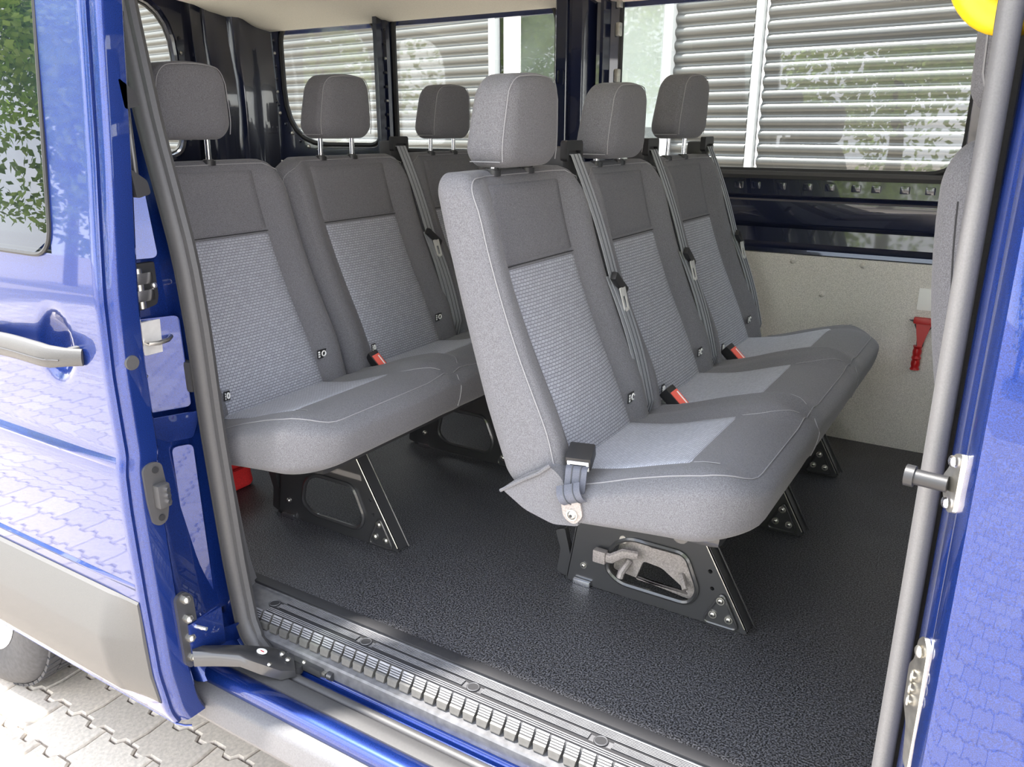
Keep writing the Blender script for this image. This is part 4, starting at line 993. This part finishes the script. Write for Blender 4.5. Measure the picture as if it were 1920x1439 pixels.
# crease bead above the cladding
MB().extrude([(0.0, 0.186), (-0.004, 0.190), (-0.005, 0.194), (0.0, 0.199)], -2.4, XE-0.026, 12, fx=lambda x, y, z: (x, dy(z)+y*(1-sstep(XE-0.12, XE-0.03, x))-0.0002, z)).build('body_crease', 'paint', sd)
MB().extrude([(0.0, 0.428), (-0.005, 0.434), (-0.004, 0.440), (0.001, 0.448)], -2.4, XE-0.03, 12, fx=lambda x, y, z: (x, dy(z)+y*(1-sstep(XE-0.12, XE-0.03, x))-0.0002, z)).build('body_crease', 'paint', sd)
# bar handle
hp = []
for k in range(15):
    t = k/14; x = -1.62+0.292*t; d = 0.040-0.020*(2*t-1)**4-0.018*sstep(0.86, 1.0, t)
    hp.append((x, dy(HZ)-d, HZ+0.008*math.sin(PI*t)-0.004))
hd = MB().tube(hp, lambda t: 0.0215*(1-0.30*sstep(0.8, 1.0, t)), 14, flat=0.55).build('handle', 'cladding', sd, angle=60)
MB().tube([(x, y-0.012, z-0.003) for x, y, z in hp[1:-1]], 0.0016, 5).build('handle_seam', 'plastic_grey', hd)
MB().box((-1.640, dy(HZ)-0.03, HZ-0.02), (-1.60, dy(HZ)+0.01, HZ+0.02), 0.008).build('handle_mount', 'cladding', hd)
MB().box((-1.352, dy(HZ)-0.016, HZ-0.014), (-1.336, dy(HZ)+0.006, HZ+0.014), 0.006).build('handle_mount', 'cladding', hd)
# edge fittings
MB().cyl((XE-0.001, 0.783, 0.617), (1, 0, 0), 0.0135, 0.004, 20, 0.012).build('round_plug', 'rubber', sd)
ep = [(0.770, 0.425), (0.790, 0.432), (0.808, 0.425), (0.812, 0.38), (0.812, 0.34), (0.805, 0.312), (0.790, 0.306), (0.776, 0.315), (0.771, 0.36)]
cpl = MB().plate(rounded(ep, 0.012), [], 'X', XE, 0.005).build('contact_plate', 'plastic_grey', sd, angle=30)
blk = MB().box((XE+0.004, 0.783, 0.345), (XE+0.022, 0.808, 0.390), 0.005).build('contact_block', 'plastic_grey', cpl)
for z in (0.380, 0.368, 0.356): MB().cyl((XE+0.0215, 0.800, z), (1, 0, 0), 0.0042, 0.006, 10).build('contact_pin', 'chrome', cpl)
for z in (0.416, 0.322): MB().cyl((XE+0.005, 0.793, z), (1, 0, 0), 0.006, 0.003, 12).build('screw', 'plastic', cpl)
# inner grips showing past the door's edge
for z in (1.045, 0.905):
    MB().plate(rounded([(0.83, z+0.03), (0.858, z+0.010), (0.862, z-0.012), (0.835, z-0.018)], 0.006), [], 'X', XE-0.03, 0.03).build('inner_grip', 'plastic', sd, angle=30)
MB().cyl((XE-0.012, 0.846, 0.90), (0, 0, 1), 0.005, 0.14).build('grip_rod', 'black_metal', sd)
# lower hinge bracket and roller arm
hb = MB().plate(rounded([(0.795, 0.150), (0.815, 0.158), (0.832, 0.140), (0.835, 0.06), (0.828, 0.005), (0.812, -0.012), (0.798, 0.0)], 0.010), [], 'X', XE, 0.008).build('hinge_bracket', 'black_metal', sd, angle=30)
for z in (0.140, 0.098, 0.055, 0.012): MB().cyl((XE+0.008, 0.815, z), (1, 0, 0), 0.0085, 0.006, 6).dome((XE+0.014, 0.815, z), (1, 0, 0), 0.006, 0.004).build('bolt', 'steel', hb)
MB().cyl((XE+0.008, 0.826, 0.075), (1, 0.2, 0), 0.004, 0.030, 8).build('stud', 'chrome', hb)
MB().box((XE+0.002, 0.812, 0.0), (XE+0.012, 0.89, 0.085), 0.004).build('bracket_web', 'paint', hb)
arm = MB(); A = [Vector((XE+0.01, 0.815, 0.015)), Vector((XE+0.03, 0.845, 0.005)), Vector((XE+0.055, 0.885, -0.010)), Vector((XE+0.075, 0.915, -0.030)), Vector((XE+0.100, 0.945, -0.048)), Vector((XE+0.125, 0.962, -0.056))]
arm_o = MB(); wd = [0.014, 0.016, 0.020, 0.030, 0.040, 0.026]; hh = [0.016, 0.015, 0.014, 0.016, 0.014, 0.008]
for p, w_, h_ in zip(A, wd, hh):
    d = Vector((0.75, -0.62, 0)).normalized()
    arm_o.v += [p-d*w_+Vector((0, 0, h_*0.6)), p-d*w_*0.7+Vector((0, 0, h_)), p+d*w_*0.7+Vector((0, 0, h_)), p+d*w_+Vector((0, 0, h_*0.6)), p+d*w_-Vector((0, 0, h_)), p-d*w_-Vector((0, 0, h_))]
for i in range(len(A)-1):
    for k in range(6): arm_o.f.append([i*6+k, i*6+(k+1) % 6, (i+1)*6+(k+1) % 6, (i+1)*6+k])
arm_o.f += [[5, 4, 3, 2, 1, 0], [30+k for k in range(6)]]
ar = arm_o.build('roller_arm', 'black_metal', sd, angle=50)
pt = Vector((XE+0.078, 0.922, -0.016))
MB().cyl(pt, (0.15, 0.28, 1), 0.0105, 0.0012, 20).build('warning_sticker', 'white', ar)
MB().box(pt+Vector((-0.006, -0.001, 0.0012)), pt+Vector((0.006, 0.001, 0.0018))).build('sticker_print', 'red', ar)
for off in ((-0.035, -0.04, 0.013), (0.03, -0.01, -0.012), (0.018, 0.035, -0.02), (0.04, 0.03, -0.022)): MB().dome(pt+Vector(off), (0, 0, 1), 0.006, 0.004).build('rivet', 'steel', ar)
MB().cyl((XE+0.128, 0.963, -0.070), (0, 0, 1), 0.014, 0.016, 16).build('roller', 'rubber_black', ar)
MB().box((XE+0.06, 0.968, -0.066), (XE+0.19, 0.985, -0.050), 0.004).build('track_latch', 'black_metal', ar)
for x in (XE+0.09, XE+0.14): MB().dome((x, 0.974, -0.050), (0, 0, 1), 0.005, 0.004).build('rivet', 'steel', ar)

# ================================================================ WHEEL
wh = thing('rear_wheel', 'rear wheel of the van with black tyre behind the sliding door', 'wheel', (-2.45, 1.04, ZG))
WC = Vector((-2.45, 0.93, ZG+0.345))
prof = [(0.205, 0.010), (0.225, 0.002), (0.27, -0.004), (0.305, 0.0), (0.328, 0.012), (0.340, 0.028), (0.345, 0.05), (0.345, 0.17), (0.335, 0.205), (0.30, 0.222), (0.205, 0.215)]
mb = MB(); NS = 72
for k in range(NS):
    a = 2*PI*k/NS
    for (r, y) in prof: mb.v.append(WC+Vector((math.cos(a)*r, y, math.sin(a)*r)))
for k in range(NS):
    for i in range(len(prof)-1):
        a, b = k*len(prof)+i, ((k+1) % NS)*len(prof)+i; mb.f.append([a, b, b+1, a+1])
tyr = mb.build('tyre', 'tyre', wh)
tb = MB()
for k in range(60):
    a = 2*PI*k/60; ca, sa = math.cos(a), math.sin(a)
    for (y0_, y1_, sk_) in ((0.030, 0.070, 0.03), (0.076, 0.118, -0.02), (0.124, 0.168, 0.03)):
        q = []
        for (y, da) in ((y0_, -0.040), (y1_, -0.040+sk_), (y1_, 0.040+sk_), (y0_, 0.040)):
            for r in (0.343, 0.352): q.append(WC+Vector((math.cos(a+da)*r, y, math.sin(a+da)*r)))
        tb.add(q, [[1, 3, 5, 7], [0, 1, 3, 2][::-1], [2, 3, 5, 4][::-1], [4, 5, 7, 6][::-1], [6, 7, 1, 0][::-1]])
tr_ = tb.build('tread_blocks', 'tyre', tyr, smooth=False); tr_['kind'] = 'stuff'
mb = MB(); rp = [(0.215, 0.004), (0.205, 0.006), (0.195, 0.022), (0.17, 0.032), (0.10, 0.020), (0.075, 0.006), (0.0, 0.004)]
for k in range(48):
    a = 2*PI*k/48
    for (r, y) in rp: mb.v.append(WC+Vector((math.cos(a)*r, y, math.sin(a)*r)))
for k in range(48):
    for i in range(len(rp)-1):
        a, b = k*len(rp)+i, ((k+1) % 48)*len(rp)+i; mb.f.append([a, b, b+1, a+1])
mb.build('hub_cap', 'rim', wh)

# ================================================================ SMALL THINGS INSIDE
# emergency hammer on the side panel
hm = thing('emergency_hammer', 'red emergency hammer clipped upright on the grey side panel', 'hammer', (-0.21, 2.735, 0.276))
Y = 2.728
MB().box((-0.236, Y-0.010, 0.422), (-0.176, Y+0.010, 0.442), 0.005).build('hammer_head', 'red', hm)
MB().cyl((-0.236, Y, 0.432), (-1, 0, 0), 0.0075, 0.012, 12, 0.002).build('steel_tip', 'chrome', hm)
MB().plate(rounded([(-0.228, 0.424), (-0.184, 0.424), (-0.203, 0.350), (-0.215, 0.350)], 0.004), [], 'Y', Y-0.006, 0.012).build('neck', 'red', hm)
MB().tube([(-0.230, Y, 0.420), (-0.218, Y, 0.395), (-0.216, Y, 0.352)], 0.003, 6).build('holder_clip', 'plastic_grey', hm)
MB().tube([(-0.182, Y, 0.420), (-0.197, Y, 0.395), (-0.202, Y, 0.352)], 0.003, 6).build('holder_clip', 'plastic_grey', hm)
gp_ = [(-0.213+0.003*0, Y, 0.352-k*0.0075) for k in range(11)]
MB().tube(gp_, lambda t: 0.0125+0.0018*math.cos(t*PI*8), 12, flat=1.15).build('grip', 'red', hm)
stk = MB().box((-0.234, 2.7395, 0.462), (-0.165, 2.7425, 0.530), 0.001).build('wall_sticker', 'white')
tag(stk, 'blank white rectangular sticker above the red hammer', 'sticker')
# yellow grab handle on the front pillar
yh = thing('grab_handle', 'bright yellow tubular grab handle at the front door pillar', 'handle', (-0.09, 1.02, 1.09))
hpts = []
for k in range(13):
    t = PI/2*k/12; hpts.append((-0.045-0.045*math.sin(t), 1.03+0.0*t, 1.108+0.060*(1-math.cos(t))))
hpts = [(-0.02, 1.035, 1.108)]+hpts+[(-0.092, 1.03, 1.22), (-0.092, 1.03, 1.32), (-0.08, 1.03, 1.38), (-0.03, 1.035, 1.40)]
MB().tube(hpts, 0.0195, 16).build('tube', 'yellow', yh)
for z in (1.108, 1.40): MB().cyl((-0.056, 1.035, z), (1, 0, 0), 0.026, 0.012, 16).build('end_flange', 'plastic', yh)
# red bag on the floor beside the rear bench
bg_ = thing('bag', 'bright red bag on the floor under the rear row of seats', 'bag', (-1.88, 1.30, 0.0))
def bagf(a, b, c): 
    return (a-0.012*math.sin(c*30), b, c*(1+0.10*math.sin(b*17))+0.0)
v, f = rbox((-1.99, 1.16, 0.0), (-1.785, 1.455, 0.125), (0.02, 0.025, 0.02), (5, 6, 4), bagf)
mesh_obj('body', v, f, MT['red_cloth'], bg_, angle=80)
MB().tube([(-1.784, 1.17, 0.07), (-1.780, 1.31, 0.072), (-1.784, 1.45, 0.07)], 0.003, 6).build('zip', 'red', bg_)
# front passenger seat, seen from its open side
fs = thing('front_seat', 'front cab seat half hidden by the light grey front pillar, below the yellow handle', 'seat', (0.1, 1.45, 0.0))
FS_F = [(0.40, 0.10), (0.6, 0.075), (0.8, 0.045), (1.0, 0.02)]
FS_R = [(0.30, -0.030), (0.45, -0.035), (0.58, -0.052), (0.68, -0.078), (0.80, -0.096), (0.90, -0.103), (1.0, -0.100)]
def fsb(a, b, c):
    z = 0.34+b*0.645; xr = smooth_tab(FS_R, z, 0.05); xf = smooth_tab(FS_F, z, 0.05); return (xr+(xf-xr)*c, 1.45+a, z)
v, f = rbox((-0.235, 0, 0), (0.235, 1, 1), (0.045, 0.10, 0.32), (8, 12, 3), fsb)
fb_ = mesh_obj('backrest', v, f, MT['fabric'], fs, angle=80)
MB().tube([Vector(fsb(-0.228, 0.05+0.83*k/24, 0.20))+Vector((0, -0.0035, 0)) for k in range(25)], 0.0013, 5).build('panel_seam', 'seam', fb_)
def fch(a, b, c): return (a, b, c)
v, f = rbox((-0.02, 1.215, 0.20), (0.52, 1.685, 0.40), (0.06, 0.06, 0.06), (8, 8, 3), fch)
mesh_obj('seat_cushion', v, f, MT['fabric'], fs, angle=80)
MB().box((0.0, 1.25, 0.0), (0.42, 1.65, 0.22), 0.02).build('pedestal', 'black_metal', fs)
def fhr(a, b, c):
    t = b/0.21; return (-0.042+c*(1-0.1*t)-0.012*(t-0.3), 1.43+a*(1-0.12*t*t), 1.020+b)
v, f = rbox((-0.135, 0, -0.05), (0.135, 0.21, 0.05), (0.035, 0.035, 0.03), (5, 4, 2), fhr)
ho = mesh_obj('headrest', v, f, MT['fabric'], fs, angle=80)
MB().tube([Vector(fhr(-0.128, 0.012+0.17*k/14, -0.034+0.050*max(0, (0.2-k/14))))+Vector((-0.001, -0.003, 0)) for k in range(15)], 0.0016, 5).tube([Vector(fhr(-0.130, 0.012, -0.028+0.07*k/6))+Vector((0, -0.003, -0.001)) for k in range(7)], 0.0016, 5).build('stitching', 'stitch', ho)
for y in (1.37, 1.49):
    MB().cyl((-0.04, y, 0.95), (0, 0, 1), 0.007, 0.10).build('post', 'chrome', fs)
    MB().cyl((-0.04, y, 0.972), (0, 0, 1), 0.016, 0.014).build('post_collar', 'plastic', fs)

# ================================================================ TREES ACROSS THE YARD (seen mirrored in glass and paint)
def tree(x, y, h, r, seed, label):
    rr = random.Random(seed); root = thing('tree', label, 'tree', (x, y, ZG), 'trees across the yard')
    MB().tube([(x, y, ZG), (x+0.05, y, ZG+h*0.25), (x-0.05, y+0.05, ZG+h*0.5), (x, y, ZG+h*0.75)], lambda t: 0.16*(1-0.7*t), 8).build('trunk', 'bark', root)
    v = []; f = []
    blobs = [(rr.uniform(-.6, .6)*r, rr.uniform(-.6, .6)*r, rr.uniform(.35, .95)*h, rr.uniform(.4, .7)*r) for _ in range(9)]
    for (bx, by, bz, br) in blobs:
        for _ in range(1000):
            d = Vector((rr.gauss(0, 1), rr.gauss(0, 1), rr.gauss(0, 1))).normalized()*br*rr.uniform(0.75, 1.05)
            c = Vector((x+bx, y+by, ZG+bz))+d
            a = Vector((rr.gauss(0, 1), rr.gauss(0, 1), rr.gauss(0, 1))).normalized()*0.085; b = a.orthogonal().normalized()*0.055
            n0 = len(v); v += [c-a, c+b, c+a, c-b]; f.append([n0, n0+1, n0+2, n0+3])
    o = mesh_obj('foliage', v, f, MT['leaf'], root, smooth=False); o['kind'] = 'stuff'
tree(-11.5, -6.2, 5.5, 2.4, 1, 'tall bushy green tree mirrored in the sliding door window')
tree(-18.0, -9.0, 7.0, 3.0, 2, 'broad green tree furthest back along the yard')
tree(-2.2, -11.0, 5.0, 2.3, 3, 'rounded green tree across the yard behind the viewer')
tree(3.0, -10.0, 5.5, 2.4, 4, 'green tree at the front end of the yard')
for o in list(bpy.data.objects):
    if '_base' in o.keys(): del o['_base']
